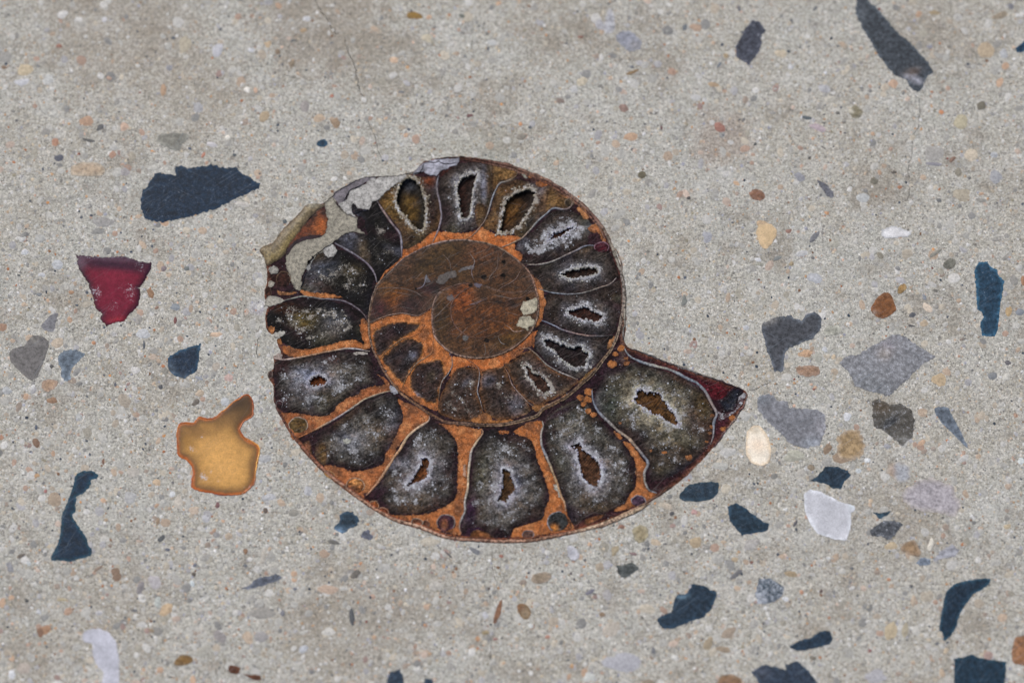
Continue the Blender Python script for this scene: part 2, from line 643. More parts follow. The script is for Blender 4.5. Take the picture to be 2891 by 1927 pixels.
def mat_concrete(name, paste=False):
    m, nt, b = new_mat(name)
    N = NB(nt)
    big = N.noise(.045, 4, .6)
    mid = N.noise(.35, 4, .65, off=(5, 5, 0))
    fine = N.noise(4.2, 4, .7, off=(1, 8, 0))
    vfine = N.noise(9.5, 3, .75, off=(4, 2, 0))
    if paste:
        base = N.mix(N.step(mid, .35, .65), lin4('a8a296'), lin4('b9b4a8'))
        base = N.scale_col(base, N.step(fine, .25, .75, .88, 1.1))
    else:
        base = N.mix(N.step(big, .4, .6), lin4('acaa9f'), lin4('a9a496'))
        base = N.mix(N.step(mid, .42, .62, 0, .8), base, lin4('b9b5ab'))
        base = N.mix(N.step(mid, .46, .3, 0, .7), base, lin4('93908b'))
        # sand grains of three sizes, each grain its own colour
        for (sc, off, lo, amt) in ((4.2, (0, 0, 0), .30, .85), (2.3, (13, 4, 0), .50, .8), (1.35, (3, 24, 0), .74, .7)):
            wob = N.n('ShaderNodeVectorMath', operation='SCALE')
            nn = N.noise(sc * 1.6, 2, .5, off=(off[1], 3, 1), out=1)
            sb = N.n('ShaderNodeVectorMath', operation='SUBTRACT')
            N.L(nn, sb.inputs[0])
            sb.inputs[1].default_value = (.5, .5, .5)
            N.L(sb.outputs[0], wob.inputs[0])
            wob.inputs[3].default_value = .42 / sc
            ad = N.n('ShaderNodeVectorMath', operation='ADD')
            N.L(N.pos, ad.inputs[0])
            N.L(wob.outputs[0], ad.inputs[1])
            d = N.voro(sc, off=off, vec=ad.outputs[0])
            c = N.n('ShaderNodeSeparateColor')
            N.L(N.voro(sc, out='Color', off=off, vec=ad.outputs[0]), c.inputs[0])
            size = N.math('MULTIPLY', N.math('SUBTRACT', c.outputs[0], lo), .55 / (1 - lo))
            msk = N.step(N.math('SUBTRACT', size, d), -.04, .10)
            gc = N.ramp(c.outputs[1], [(0, lin4('74706a')), (.09, lin4('8a877f')), (.22, lin4('9a9892')), (.36, lin4('c4beb2')),
                                       (.5, lin4('cfcdc8')), (.62, lin4('b8a88f')), (.72, lin4('c9c4ba')), (.8, lin4('bb9e84')),
                                       (.86, lin4('aeadae')), (.915, lin4('a8785a')), (.94, lin4('c8c8c8')), (.965, lin4('54524f')),
                                       (1, lin4('d6d4d0'))], 'CONSTANT')
            base = N.mix(N.math('MULTIPLY', msk, amt), base, gc)
        base = N.scale_col(base, N.math('ADD', N.step(fine, .28, .72, .74, 1.26), N.step(vfine, .3, .7, -.20, .20)))
        sa = N.noise(2.6, 5, .8, off=(61, 9, 0))
        base = N.mix(N.step(sa, .53, .62, 0, .55), base, lin4('84827d'))
        base = N.mix(N.step(sa, .45, .36, 0, .5), base, lin4('cfcabf'))
        sb2 = N.noise(4.8, 4, .85, off=(6, 79, 0))
        base = N.mix(N.step(sb2, .55, .64, 0, .6), base, lin4('696964'))
        base = N.mix(N.step(sb2, .43, .34, 0, .5), base, lin4('d6cfc0'))
        for (sx, sy, rad, amt, hx) in SPOTS:
            dn = N.n('ShaderNodeVectorMath', operation='DISTANCE')
            N.L(N.pos, dn.inputs[0])
            dn.inputs[1].default_value = (sx, sy, 0)
            if rad > 4.5:
                hx = hx
            dd = N.math('ADD', dn.outputs['Value'], N.math('MULTIPLY', N.math('SUBTRACT', N.noise(.5, 4, .7, off=(3, 3, 3)), .5), rad * 1.6))
            base = N.mix(N.step(dd, rad, rad * .45, 0, amt), base, lin4(hx))
        # worn brownish and grey stains over the floor
        st = N.noise(.09, 6, .7, off=(40, 12, 0))
        base = N.mix(N.step(st, .50, .66, 0, .55), base, lin4('857b6c'))
        st2 = N.noise(.16, 6, .7, off=(4, 90, 0))
        base = N.mix(N.step(st2, .53, .68, 0, .4), base, lin4('c4c3bc'))
        c1 = N.noise(1.7, 5, .75, off=(71, 3, 0))
        c2 = N.noise(3.4, 4, .8, off=(3, 33, 0))
        clump = N.noise(.45, 5, .7, off=(17, 41, 0))
        lo_a = N.step(clump, .38, .64, -.08, -.42)
        hi_a = N.step(clump, .38, .64, .08, .40)
        base = N.scale_col(base, N.math('ADD', N.step(c1, .37, .63, .76, 1.24), N.step(c2, .37, .63, lo_a, hi_a)))
        ck = N.noise(1.25, 4, .7, off=(27, 14, 0))
        base = N.mix(N.step(ck, .60, .70, 0, .55), base, lin4('77746e'))
        base = N.mix(N.step(ck, .38, .30, 0, .55), base, lin4('cbc9c3'))
        # dark pinpoint pores and soot specks
        pt = N.noise(6.0, 3, .75, off=(9, 9, 0))
        base = N.mix(N.step(pt, .56, .68, 0, .75), base, lin4('4c4b47'))
        pd = N.voro(2.0, off=(31, 7, 0))
        pc = N.n('ShaderNodeSeparateColor')
        N.L(N.voro(2.0, out='Color', off=(31, 7, 0)), pc.inputs[0])
        pm = N.step(N.math('SUBTRACT', N.math('MULTIPLY', N.math('SUBTRACT', pc.outputs[0], .82), 1.5), pd), 0, .05)
        base = N.mix(N.math('MULTIPLY', pm, .85), base, lin4('363536'))
    N.L(base, b.inputs['Base Color'])
    b.inputs['Roughness'].default_value = .75
    b.inputs['Specular IOR Level'].default_value = .2
    hh = N.math('ADD', N.math('MULTIPLY', fine, .8), N.math('MULTIPLY', vfine, .6))
    N.L(N.bump(hh, .45, .00010), b.inputs['Normal'])
    return m


M_MIN = mat_mineral('fossil_mineral')
M_MINW = mat_mineral('warm_fossil_mineral', white='b5aa96')
M_CORE = mat_mineral('polished_brown_mineral', .32, -28, speck=.5, scr=.62, spec=.12, white='a8a29c', roughn=.25, grain=.6)
M_CAV = mat_mineral('cavity_mineral', .55, -52, speck=.15, scr=.55, white='8a8078', roughn=.4, grain=.7)
M_RUST = mat_rust('rusty_iron_grit')
M_SEP = mat_shell('septum_nacre', .45, .15, .55)
M_SHELL = mat_shell('shell_wall_nacre', .5, .15, .9)
M_HORN = mat_shell('olive_shell_nacre', .45, .25, .6)
M_DRUSE = mat_shell('druse_crystal', .35, .5, .5)
M_CHIP = mat_chip('polished_slate')
M_STONE = mat_chip('polished_flint', spec=.1, scr=.25, dust=.25, dustcol='b5b3b0', var=.38)
M_PALE = mat_chip('pale_quartz', spec=.12, scr=.08, dust=.12, dustcol='9c9ea2', var=.08)
M_AMBER = mat_chip('amber_glass', spec=.25, rgh=.18, scr=.06, var=.1, dust=.05, dustcol='c9b27c')
M_RED = mat_chip('red_glass', spec=.06, rgh=.25, scr=.1, var=.2, dust=.03, dustcol='b08a90')
M_PEB = mat_pebble('sand_pebble')
M_GRIT = mat_pebble('cement_grit', 2.2)
M_CONC = mat_concrete('polished_concrete')
M_PASTE = mat_concrete('cement_paste', True)

# ------------------------------------------------------------------ fossil outline
OUT = np.concatenate([
    T('B', [360, 165, 480, 170, 680, 195, 880, 235, 1050, 290, 1250, 370, 1400, 440, 1560, 540, 1730, 660, 1850, 780,
            1950, 900, 2030, 1030, 2090, 1170, 2150, 1330, 2190, 1450]),
    T('D', [2210, 130, 2225, 300, 2228, 480, 2222, 650, 2205, 790]),
    T('G', [690, 165, 800, 197, 960, 258, 1100, 318, 1300, 382, 1500, 457, 1700, 522, 1860, 587, 1960, 625, 1990, 660,
            2005, 690, 1960, 790, 1900, 880, 1850, 960, 1760, 1070, 1680, 1180, 1630, 1250, 1530, 1370, 1400, 1500]),
    T('F', [2673, 745, 2500, 880, 2351, 985, 2100, 1130, 1850, 1262, 1600, 1350, 1300, 1420, 1000, 1480, 700, 1500, 400, 1490, 0, 1450]),
    T('E', [1750, 1385, 1500, 1312, 1330, 1232, 1180, 1140, 1000, 1010, 850, 900, 700, 780, 560, 640, 440, 500, 340, 370,
            250, 230, 190, 110, 140, 0]),
    T('C', [283, 1440, 285, 1300, 235, 1210, 235, 1140, 282, 1100, 290, 1020, 290, 960, 365, 930, 330, 830, 322, 775,
            360, 755, 290, 715, 240, 705, 205, 650, 195, 500, 225, 400, 190, 330, 190, 220, 210, 150, 210, 0]),
    T('A', [205, 1370, 180, 1280, 130, 1210, 170, 1160, 290, 1110, 400, 960, 560, 800, 640, 710, 700, 690, 820, 685,
            930, 610, 1000, 540, 1160, 450, 1290, 398, 1450, 383, 1650, 380, 1730, 368, 1830, 340, 1940, 228, 2080, 190, 2250, 168])])
OUT_S = rough(smooth_closed(OUT, 7), 1.2, 12, 3.0)

# ------------------------------------------------------------------ slab, with real cracks and the socket of the fossil
CRACKS = [
    ('T1', [2165, -60, 2170, 0, 2212, 85, 2232, 110, 2262, 150, 2285, 200, 2310, 222, 2345, 248], 3.4),
    ('T2', [20, 255, 30, 300, 52, 370, 80, 430, 100, 470, 105, 530, 118, 590, 130, 630, 160, 680], 3.4),
    ('T2', [180, 820, 200, 880, 232, 945, 248, 1020, 266, 1070, 300, 1100, 350, 1115], 2.0),
    ('T3', [1575, 620, 1592, 650, 1625, 680, 1632, 740, 1628, 860, 1600, 915, 1582, 975, 1580, 1060, 1562, 1120, 1552, 1180,
            1562, 1250, 1560, 1335, 1540, 1385, 1470, 1400], 2.6),
    ('T4', [1760, 700, 1778, 735, 1772, 800, 1770, 870, 1785, 925, 1815, 950, 1850, 985], 2.6),
    ('T4', [1420, 385, 1455, 362, 1490, 372], 2.0), ('T4', [1500, 290, 1545, 300, 1585, 335], 1.8),
    ('G', [1985, 615, 2040, 636, 2080, 628, 2140, 595, 2190, 575, 2260, 540], 2.4),
    ('T8', [1040, 650, 1036, 740, 1050, 820, 1072, 900, 1076, 985], 2.0),
    ('T8', [1042, 1165, 1034, 1240, 1032, 1300, 1028, 1390, 1036, 1470, 1030, 1620], 2.6),
    ('T3', [1850, 10, 1848, 90], 2.0), ('T3', [2330, 930, 2285, 1010], 2.0),
    ('T8', [770, 735, 880, 742, 960, 735], 1.5), ('T1', [1950, 515, 2055, 545], 2.4), ('T1', [2165, 1268, 2215, 1278], 2.4),
]


def crack_poly(path, w, seed):
    p = rough(smooth_closed(path, 6, closed=False), 2.2, 13, seed)
    n = len(p)
    tg = np.gradient(p, axis=0)
    tg /= np.maximum(np.linalg.norm(tg, axis=1), 1e-6)[:, None]
    nr = np.stack([-tg[:, 1], tg[:, 0]], 1)
    t = np.linspace(0, 1, n)
    ww = w * np.clip(np.minimum(t, 1 - t) * 9, .15, 1) * (.65 + .5 * np.abs(np.sin(np.arange(n) * .7 + seed)))
    return np.concatenate([p + nr * ww[:, None] / 2, (p - nr * ww[:, None] / 2)[::-1]])


cr_polys = [crack_poly(T(a, b), w * .62, 5.0 + i) for i, (a, b, w) in enumerate(CRACKS)]
# outer border of the slab (well beyond the picture), in photo px
SLAB = np.array([[-2600, -2300], [5500, -2300], [5500, 3900], [-2600, 3900]], float)
cx, cy = OUT_S.mean(0)
sock = OUT_S + (np.array([cx, cy]) - OUT_S) * 0.004
cr_polys = [c for c in cr_polys]
slab_o = fill('concrete_slab', straight_closed(SLAB, 400), M_CONC, holes=[sock] + cr_polys, z=0.0, depth=1.2,
              spacing=130, kind='structure', loc=(0, 0, 0))
pl = P(SLAB)
V = [(x, y, -0.0009) for x, y in pl] + [(x, y, -0.03) for x, y in pl]
bed = make_mesh('concrete_bed', V, [[3, 2, 1, 0], [4, 5, 6, 7], [0, 1, 5, 4], [1, 2, 6, 5], [2, 3, 7, 6], [3, 0, 4, 7]],
                M_PASTE, parent=slab_o, smooth=False)

# ------------------------------------------------------------------ the fossil
FC = P([[1350, 1000]])[0]
fossil = bpy.data.objects.new('ammonite_fossil', None)
fossil.empty_display_size = .01
fossil.location = (FC[0], FC[1], 0)
S.collection.objects.link(fossil)
tag(fossil, 'sliced spiral ammonite fossil with dark crystal chambers and rusty orange seams, set in concrete', 'fossil')

KINDS = {
    'frosty': dict(e=[(0, '1c1115'), (7, '241b1b'), (18, '2f2a26'), (40, '44403a'), (90, '524b42')], c='84828c', cw=26, f0=.5, f1=1.25, fe=20),
    'olive': dict(e=[(0, '1d1216'), (8, '28211f'), (25, '38342c'), (60, '4b4538'), (90, '5c5444')], c='94907f', cw=26, f0=.42, f1=1.2, fe=25),
    'black': dict(e=[(0, '0c0a0c'), (15, '100f10'), (45, '181714'), (90, '201d18')], c='55534c', cw=20, f0=.5, f1=.6, fe=30),
    'dark': dict(e=[(0, '201816'), (12, '28201c'), (40, '322b24'), (80, '38302a')], c='5c5b5e', cw=24, f0=.34, f1=1.0, fe=26),
    'brown': dict(e=[(0, '3b271a'), (10, '38281e'), (30, '33261f'), (70, '2e2320')], c='5a504a', cw=20, f0=.3, f1=.85, fe=20),
    'amber': dict(e=[(0, '3a2a1c'), (14, '4a361f'), (40, '3a2b1f'), (70, '2b211d')], c='5a4a38', cw=14, f0=.16, f1=.55, fe=20),
}

# tile, kind, outline, cavity, extras
CH = [
    # inner whorl
    ('C', 'brown', [1400, 680, 1470, 630, 1640, 580, 1780, 592, 1905, 592, 1890, 650, 1800, 720, 1700, 770, 1600, 840, 1500, 930, 1450, 990, 1400, 880, 1380, 760], None, {}),
    ('C', 'dark', [1480, 990, 1560, 900, 1680, 800, 1820, 760, 1940, 830, 1930, 950, 1900, 1020, 1830, 1080, 1760, 1190, 1720, 1270, 1620, 1180, 1540, 1080], None, {}),
    ('C', 'brown', [1860, 1060, 2000, 1020, 2140, 1000, 2170, 1120, 2180, 1200, 2130, 1280, 2105, 1380, 2080, 1480, 1980, 1470, 1860, 1390, 1790, 1290, 1800, 1170], None, {}),
    ('D', 'brown', [150, 1568, 170, 1420, 220, 1300, 290, 1180, 380, 1090, 480, 1090, 600, 1120, 600, 1250, 580, 1380, 620, 1500, 640, 1620, 560, 1680, 400, 1680, 250, 1640], None, dict(f=.55)),
    ('D', 'brown', [640, 1130, 850, 1080, 880, 1080, 930, 1200, 980, 1300, 1060, 1400, 1150, 1500, 1150, 1580, 1000, 1640, 800, 1660, 680, 1600, 620, 1450, 600, 1330, 620, 1200], None, dict(f=.45)),
    ('D', 'brown', [880, 1060, 1000, 1000, 1100, 920, 1180, 900, 1260, 980, 1400, 1100, 1560, 1180, 1700, 1230, 1600, 1330, 1400, 1450, 1250, 1510, 1170, 1480, 1060, 1380, 970, 1250, 920, 1130],
     [1090, 1065, 1160, 1080, 1200, 1140, 1280, 1170, 1340, 1220, 1390, 1300, 1400, 1340, 1330, 1375, 1280, 1360, 1220, 1300, 1180, 1230, 1130, 1180, 1120, 1120], dict(cav='33231c', rim='9b978f')),
    ('D', 'dark', [1210, 870, 1220, 740, 1260, 640, 1310, 600, 1440, 650, 1580, 710, 1800, 740, 2080, 735, 2040, 860, 1950, 990, 1850, 1080, 1720, 1200, 1560, 1150, 1380, 1050, 1260, 930],
     [1310, 770, 1400, 770, 1500, 820, 1620, 860, 1710, 840, 1760, 890, 1810, 920, 1800, 1000, 1770, 1070, 1640, 1085, 1560, 1040, 1480, 980, 1420, 900, 1340, 850], dict(cav='1d1616', rim='a6a59f')),
    ('D', 'dark', [1310, 480, 1330, 330, 1360, 270, 1500, 285, 1700, 270, 1900, 225, 2080, 155, 2150, 120, 2175, 300, 2165, 450, 2130, 600, 2080, 710, 1850, 720, 1600, 680, 1440, 610, 1320, 560],
     [1570, 450, 1640, 440, 1700, 420, 1780, 390, 1840, 440, 1900, 480, 1970, 500, 1980, 540, 1900, 590, 1820, 570, 1740, 570, 1680, 540, 1600, 520], dict(cav='2c1b16', rim='b3b2b4')),
    ('B', 'dark', [1090, 1400, 1300, 1370, 1450, 1320, 1650, 1220, 1820, 1150, 1990, 1170, 2060, 1250, 2115, 1380, 2145, 1500, 2110, 1511, 2000, 1591, 1850, 1641, 1600, 1676, 1400, 1661, 1310, 1631, 1260, 1541, 1180, 1471],
     [1500, 1475, 1570, 1420, 1680, 1400, 1780, 1385, 1880, 1385, 1925, 1430, 1890, 1475, 1790, 1495, 1640, 1520, 1550, 1500], dict(cav='231813', rim='aaa79f')),
    ('B', 'dark', [1090, 1350, 1070, 1290, 1080, 1250, 1000, 1170, 1080, 1070, 1200, 980, 1330, 850, 1440, 765, 1600, 765, 1700, 800, 1800, 870, 1850, 950, 1800, 1050, 1790, 1130, 1600, 1230, 1400, 1300, 1200, 1350],
     [1400, 1010, 1480, 990, 1540, 960, 1640, 935, 1640, 965, 1580, 1000, 1530, 1050, 1450, 1080, 1350, 1115, 1350, 1095, 1390, 1060], dict(cav='3a1e10', rim='b9b9c4', f=.9)),
    ('B', 'amber', [640, 945, 720, 780, 760, 620, 820, 490, 900, 450, 1000, 420, 1240, 470, 1400, 500, 1500, 580, 1600, 650, 1560, 745, 1400, 740, 1300, 840, 1180, 970, 1070, 1060, 980, 1020, 870, 1035, 760, 995],
     [820, 960, 850, 830, 880, 680, 950, 600, 1050, 540, 1150, 520, 1220, 560, 1210, 660, 1160, 760, 1080, 880, 1000, 960, 900, 1000, 830, 1010],
     dict(cav='1c1410', rim='a59b8a', depth=.7, blobs=[('B', 1400, 600, 90, 160, 30, '5c4630', .8), ('B', 950, 460, 130, 50, 0, '2b1d18', .6), ('B', 1150, 900, 60, 130, 35, '1c1b1b', .8), ('B', 720, 900, 60, 60, 0, '5b432a', .7)],
          cb=[('B', 960, 760, 110, 170, 25, '4a3216', .85), ('B', 1090, 560, 90, 50, 0, '060606', .7)])),
    ('B', 'dark', [150, 450, 220, 350, 330, 270, 480, 230, 700, 240, 760, 300, 825, 420, 780, 520, 740, 640, 700, 780, 640, 900, 560, 960, 400, 1000, 250, 1000, 180, 950, 190, 820, 160, 650],
     [380, 420, 450, 370, 540, 350, 580, 360, 550, 480, 530, 600, 520, 720, 500, 800, 470, 850, 400, 855, 390, 780, 370, 700, 350, 580, 345, 500],
     dict(cav='221511', rim='b5b0a6', depth=.7, f=.5, blobs=[('B', 720, 420, 70, 180, 10, '4b3a28', .8), ('B', 640, 800, 70, 120, 10, '4a3624', .7), ('B', 220, 830, 90, 170, 0, '221719', .8), ('B', 650, 500, 30, 180, 0, '8d90a0', .45)])),
    ('A', 'amber', [1830, 385, 1950, 390, 2100, 400, 2100, 500, 2110, 650, 2140, 800, 2120, 950, 2030, 1000, 1920, 1100, 1750, 1190, 1700, 1100, 1690, 1000, 1600, 870, 1500, 740, 1450, 650, 1510, 570, 1580, 490, 1650, 480, 1740, 375],
     [1740, 400, 1850, 420, 1920, 500, 1950, 600, 1970, 720, 1960, 830, 1960, 960, 1900, 975, 1810, 930, 1760, 850, 1680, 770, 1640, 650, 1660, 520],
     dict(cav='15110c', rim='998f78', depth=.75, blobs=[('A', 1600, 720, 120, 170, -30, '5a4420', .8), ('A', 2030, 560, 70, 260, 0, '1c1312', .85), ('A', 2000, 430, 90, 70, 0, '56290f', .8), ('A', 2040, 820, 80, 120, 0, '1f1618', .8), ('A', 1780, 1080, 90, 60, 0, '2c1c14', .8)],
          cb=[('A', 1800, 700, 80, 160, -10, '56411e', .9), ('A', 1790, 480, 80, 80, 0, '22252a', .8)])),
    ('A', 'black', [1190, 800, 1280, 850, 1300, 950, 1330, 1030, 1220, 1020, 1100, 1010, 1000, 1080, 960, 1110, 1050, 1170, 1200, 1260, 1330, 1350, 1400, 1450, 1430, 1560, 1500, 1450, 1600, 1370, 1680, 1290, 1690, 1150, 1640, 1000, 1540, 860, 1440, 680, 1380, 660, 1350, 750, 1240, 760, 1160, 690], None, dict(f=.55)),
    ('A', 'black', [830, 1200, 750, 1250, 700, 1330, 640, 1440, 600, 1560, 590, 1640, 700, 1670, 900, 1680, 1030, 1730, 1150, 1780, 1250, 1850, 1330, 1920, 1360, 1750, 1380, 1600, 1390, 1540, 1400, 1470, 1340, 1390, 1230, 1310, 1100, 1230, 980, 1190, 960, 1260, 890, 1280], None, dict(f=.62, blobs=[('A', 1150, 1430, 120, 80, 0, '38301f', .7), ('A', 860, 1400, 130, 90, 0, '42454c', .6)])),
    ('C', 'black', [210, 500, 290, 430, 400, 370, 600, 330, 800, 345, 1000, 365, 1150, 430, 1275, 510, 1255, 560, 1240, 620, 1250, 720, 1290, 830, 1200, 790, 1080, 790, 900, 840, 760, 870, 640, 890, 520, 870, 400, 820, 350, 780, 400, 710, 410, 690, 300, 700, 240, 650, 210, 600], None,
     dict(f=.72, blobs=[('C', 620, 560, 150, 90, 0, '4c4020', .8), ('C', 420, 430, 120, 60, 0, '3b1f0d', .7), ('C', 950, 600, 160, 130, 0, '4b4d52', .5)])),
    ('C', 'frosty', [300, 1030, 450, 1010, 700, 962, 950, 912, 1100, 902, 1200, 922, 1350, 952, 1380, 1050, 1400, 1150, 1430, 1250, 1500, 1280, 1380, 1290, 1260, 1330, 1200, 1390, 1100, 1420, 1000, 1490, 930, 1568, 857, 1620, 707, 1620, 607, 1600, 457, 1585, 397, 1590, 337, 1530, 300, 1400, 290, 1200],
     [690, 1210, 740, 1180, 790, 1160, 830, 1190, 880, 1220, 870, 1260, 820, 1290, 740, 1295, 690, 1280], dict(cav='4a2610', rim='9c97a2', f=.62, blobs=[('C', 380, 1100, 110, 70, 0, '2d1a1a', .8), ('C', 380, 1440, 100, 120, 0, '241619', .85), ('C', 960, 1010, 120, 60, 0, '2f211f', .8), ('C', 900, 1400, 180, 100, 0, '40392a', .6), ('C', 620, 1180, 140, 90, 0, '747a8a', .55)])),
    ('E', 'frosty', [620, 330, 800, 215, 950, 105, 1083, 5, 1243, -85, 1363, -110, 1463, -90, 1523, 10, 1550, 70, 1560, 150, 1530, 230, 1480, 330, 1420, 450, 1360, 560, 1330, 650, 1230, 690, 1100, 730, 1020, 745, 900, 710, 750, 660, 650, 700, 600, 620, 580, 500, 600, 400], None,
     dict(f=.55, blobs=[('E', 900, 150, 170, 60, -35, '3a2c20', .8), ('E', 660, 540, 70, 120, 20, '5a4630', .75), ('E', 1000, 400, 160, 120, 0, '6b6d74', .55), ('E', 1350, 100, 150, 120, 0, '191818', .8), ('E', 1150, 600, 200, 70, 0, '1c191b', .8)])),
    ('E', 'frosty', [1700, 280, 1830, 195, 1950, 220, 2040, 280, 2130, 380, 2160, 480, 2150, 640, 2160, 800, 2150, 900, 2150, 1010, 2080, 1100, 1950, 1160, 1850, 1200, 1600, 1220, 1450, 1230, 1400, 1200, 1350, 1100, 1230, 1050, 1150, 1030, 1260, 960, 1330, 850, 1400, 700, 1500, 560, 1600, 400],
     [1740, 600, 1830, 600, 1850, 650, 1840, 700, 1840, 780, 1800, 840, 1720, 870, 1620, 915, 1600, 890, 1650, 840, 1690, 780, 1740, 700, 1760, 640], dict(cav='4b2d18', rim='a3a1ad', f=.6, blobs=[('E', 1280, 1010, 140, 60, -30, '25131c', .85), ('E', 1850, 330, 180, 90, 0, '2c2a27', .6), ('E', 1650, 1150, 180, 70, 0, '4a3a2c', .7)])),
    ('F', 'frosty', [430, 270, 560, 230, 600, 280, 750, 300, 900, 340, 980, 430, 1000, 560, 1050, 680, 1080, 800, 1120, 900, 1130, 1000, 1090, 1120, 1060, 1230, 900, 1290, 750, 1340, 700, 1420, 500, 1430, 400, 1350, 250, 1330, 180, 1400, 170, 1300, 212, 1180, 225, 1050, 262, 900, 285, 700, 295, 500, 340, 400],
     [620, 680, 700, 700, 720, 760, 765, 860, 760, 920, 700, 1000, 650, 1055, 570, 1040, 560, 1010, 600, 950, 610, 880, 620, 780], dict(cav='3e2c1b', rim='a09ea9', f=.58, blobs=[('F', 270, 1150, 80, 200, 8, '27132a', .85), ('F', 260, 700, 35, 260, 5, '27161d', .8), ('F', 900, 420, 140, 90, 30, '33261f', .8), ('F', 950, 1150, 130, 100, 0, '2c201b', .7)])),
    ('F', 'frosty', [1100, 130, 1200, 40, 1350, -50, 1500, -100, 1600, -30, 1700, 130, 1850, 290, 1950, 380, 2050, 530, 2100, 640, 2090, 750, 2090, 880, 2030, 980, 1950, 1080, 1850, 1130, 1700, 1180, 1560, 1200, 1450, 1290, 1400, 1290, 1335, 1150, 1285, 950, 1240, 800, 1180, 650, 1110, 480, 1080, 300],
     [1370, 430, 1420, 410, 1480, 380, 1510, 460, 1580, 510, 1660, 570, 1710, 650, 1720, 740, 1700, 800, 1670, 880, 1630, 890, 1560, 830, 1500, 770, 1480, 660, 1450, 560, 1440, 480, 1390, 460], dict(cav='3c281b', rim='aaa8b4', f=.58, blobs=[('F', 1250, 60, 200, 40, -25, '241620', .85), ('F', 1420, 1180, 140, 90, 0, '231b22', .8), ('F', 1700, 350, 200, 120, 40, '33312b', .6), ('F', 1700, 1100, 180, 60, 0, '453a2c', .7)])),
    ('G', 'olive', [330, 640, 400, 480, 430, 390, 560, 380, 700, 320, 850, 345, 1000, 385, 1200, 452, 1350, 530, 1450, 585, 1540, 690, 1600, 800, 1640, 900, 1615, 1000, 1605, 1130, 1560, 1240, 1500, 1330, 1350, 1460, 1200, 1560, 1000, 1640, 905, 1600, 905, 1430, 850, 1320, 720, 1180, 550, 1050, 400, 930, 330, 820, 310, 700],
     [770, 630, 830, 625, 870, 650, 940, 650, 1030, 660, 1070, 740, 1130, 810, 1190, 880, 1220, 960, 1240, 1010, 1180, 1015, 1100, 970, 1040, 920, 950, 900, 880, 830, 780, 790, 740, 740, 775, 690], dict(cav='432e19', rim='b0aebb', f=.55, blobs=[('G', 480, 800, 130, 200, 0, '2c3026', .8), ('G', 650, 1150, 160, 120, 35, '2c211d', .85), ('G', 1150, 1350, 300, 130, 0, '352b24', .8), ('G', 1300, 1500, 250, 60, -30, '1e1c20', .8), ('G', 1500, 820, 80, 150, -15, '4a3c22', .7), ('G', 480, 430, 80, 60, 0, '241620', .7), ('G', 1250, 520, 150, 40, 28, '3a2a22', .7)])),
]
cavities = []
CHO = []
for (tile, kd, ol, cv, ex) in CH:
    k = KINDS[kd]
    o = rough(rough(smooth_closed(T(tile, ol), 3.5), 1.8, 10, len(CHO) * 1.7), 1.7, 4.0, len(CHO) * 3.7)
    c = None
    if cv is not None:
        c = rough(smooth_closed(T(tile, cv), 4), 1.9, 8, len(CHO) * 2.1 + 50)
        cavities.append(c)
    if len(CHO) < 3:
        k = dict(k, e=[(0, '84552c'), (1.5, '4e3626'), (5, '33261f'), (20, '2b2120'), (60, '2a2120')])
    elif len(CHO) < 6:
        k = dict(k, e=[(0, '5a3c24'), (6, '423024'), (20, '332822'), (60, '2e2624')])
    CHO.append((o, c, k, ex))

body_blobs = [('B', 1100, 330, 500, 60, 25, '4a3228', .6), ('D', 2190, 500, 20, 500, 0, '6b5a4c', .7),
              ('G', 1400, 560, 500, 70, 24, '3f1018', .95), ('G', 1680, 640, 140, 90, 30, '471219', .9), ('G', 1700, 1050, 90, 160, 30, '33161d', .8),
              ('F', 300, 1300, 120, 120, 0, '25132a', .7), ('A', 2230, 330, 120, 40, -20, '3b1d12', .7),
              ('C', 330, 120, 120, 100, 0, '2b1a14', .8), ('F', 1500, 1330, 300, 60, -10, '5e3426', .6), ('D', 700, 1700, 600, 40, 0, '3b2a24', .6)]


def body_paint(p, de, dc):
    c = stops(de, [(0, '5b3a2c'), (7, '4a2c24'), (14, '2a181b'), (60, '23151a')])
    return add_blobs(c, p, body_blobs)


fill('shell_matrix', OUT_S, M_MIN, fossil, holes=cavities, z=0.03, depth=.9, spacing=8, paint=body_paint,
     frost=lambda p, de, dc: np.full(len(p), .22))

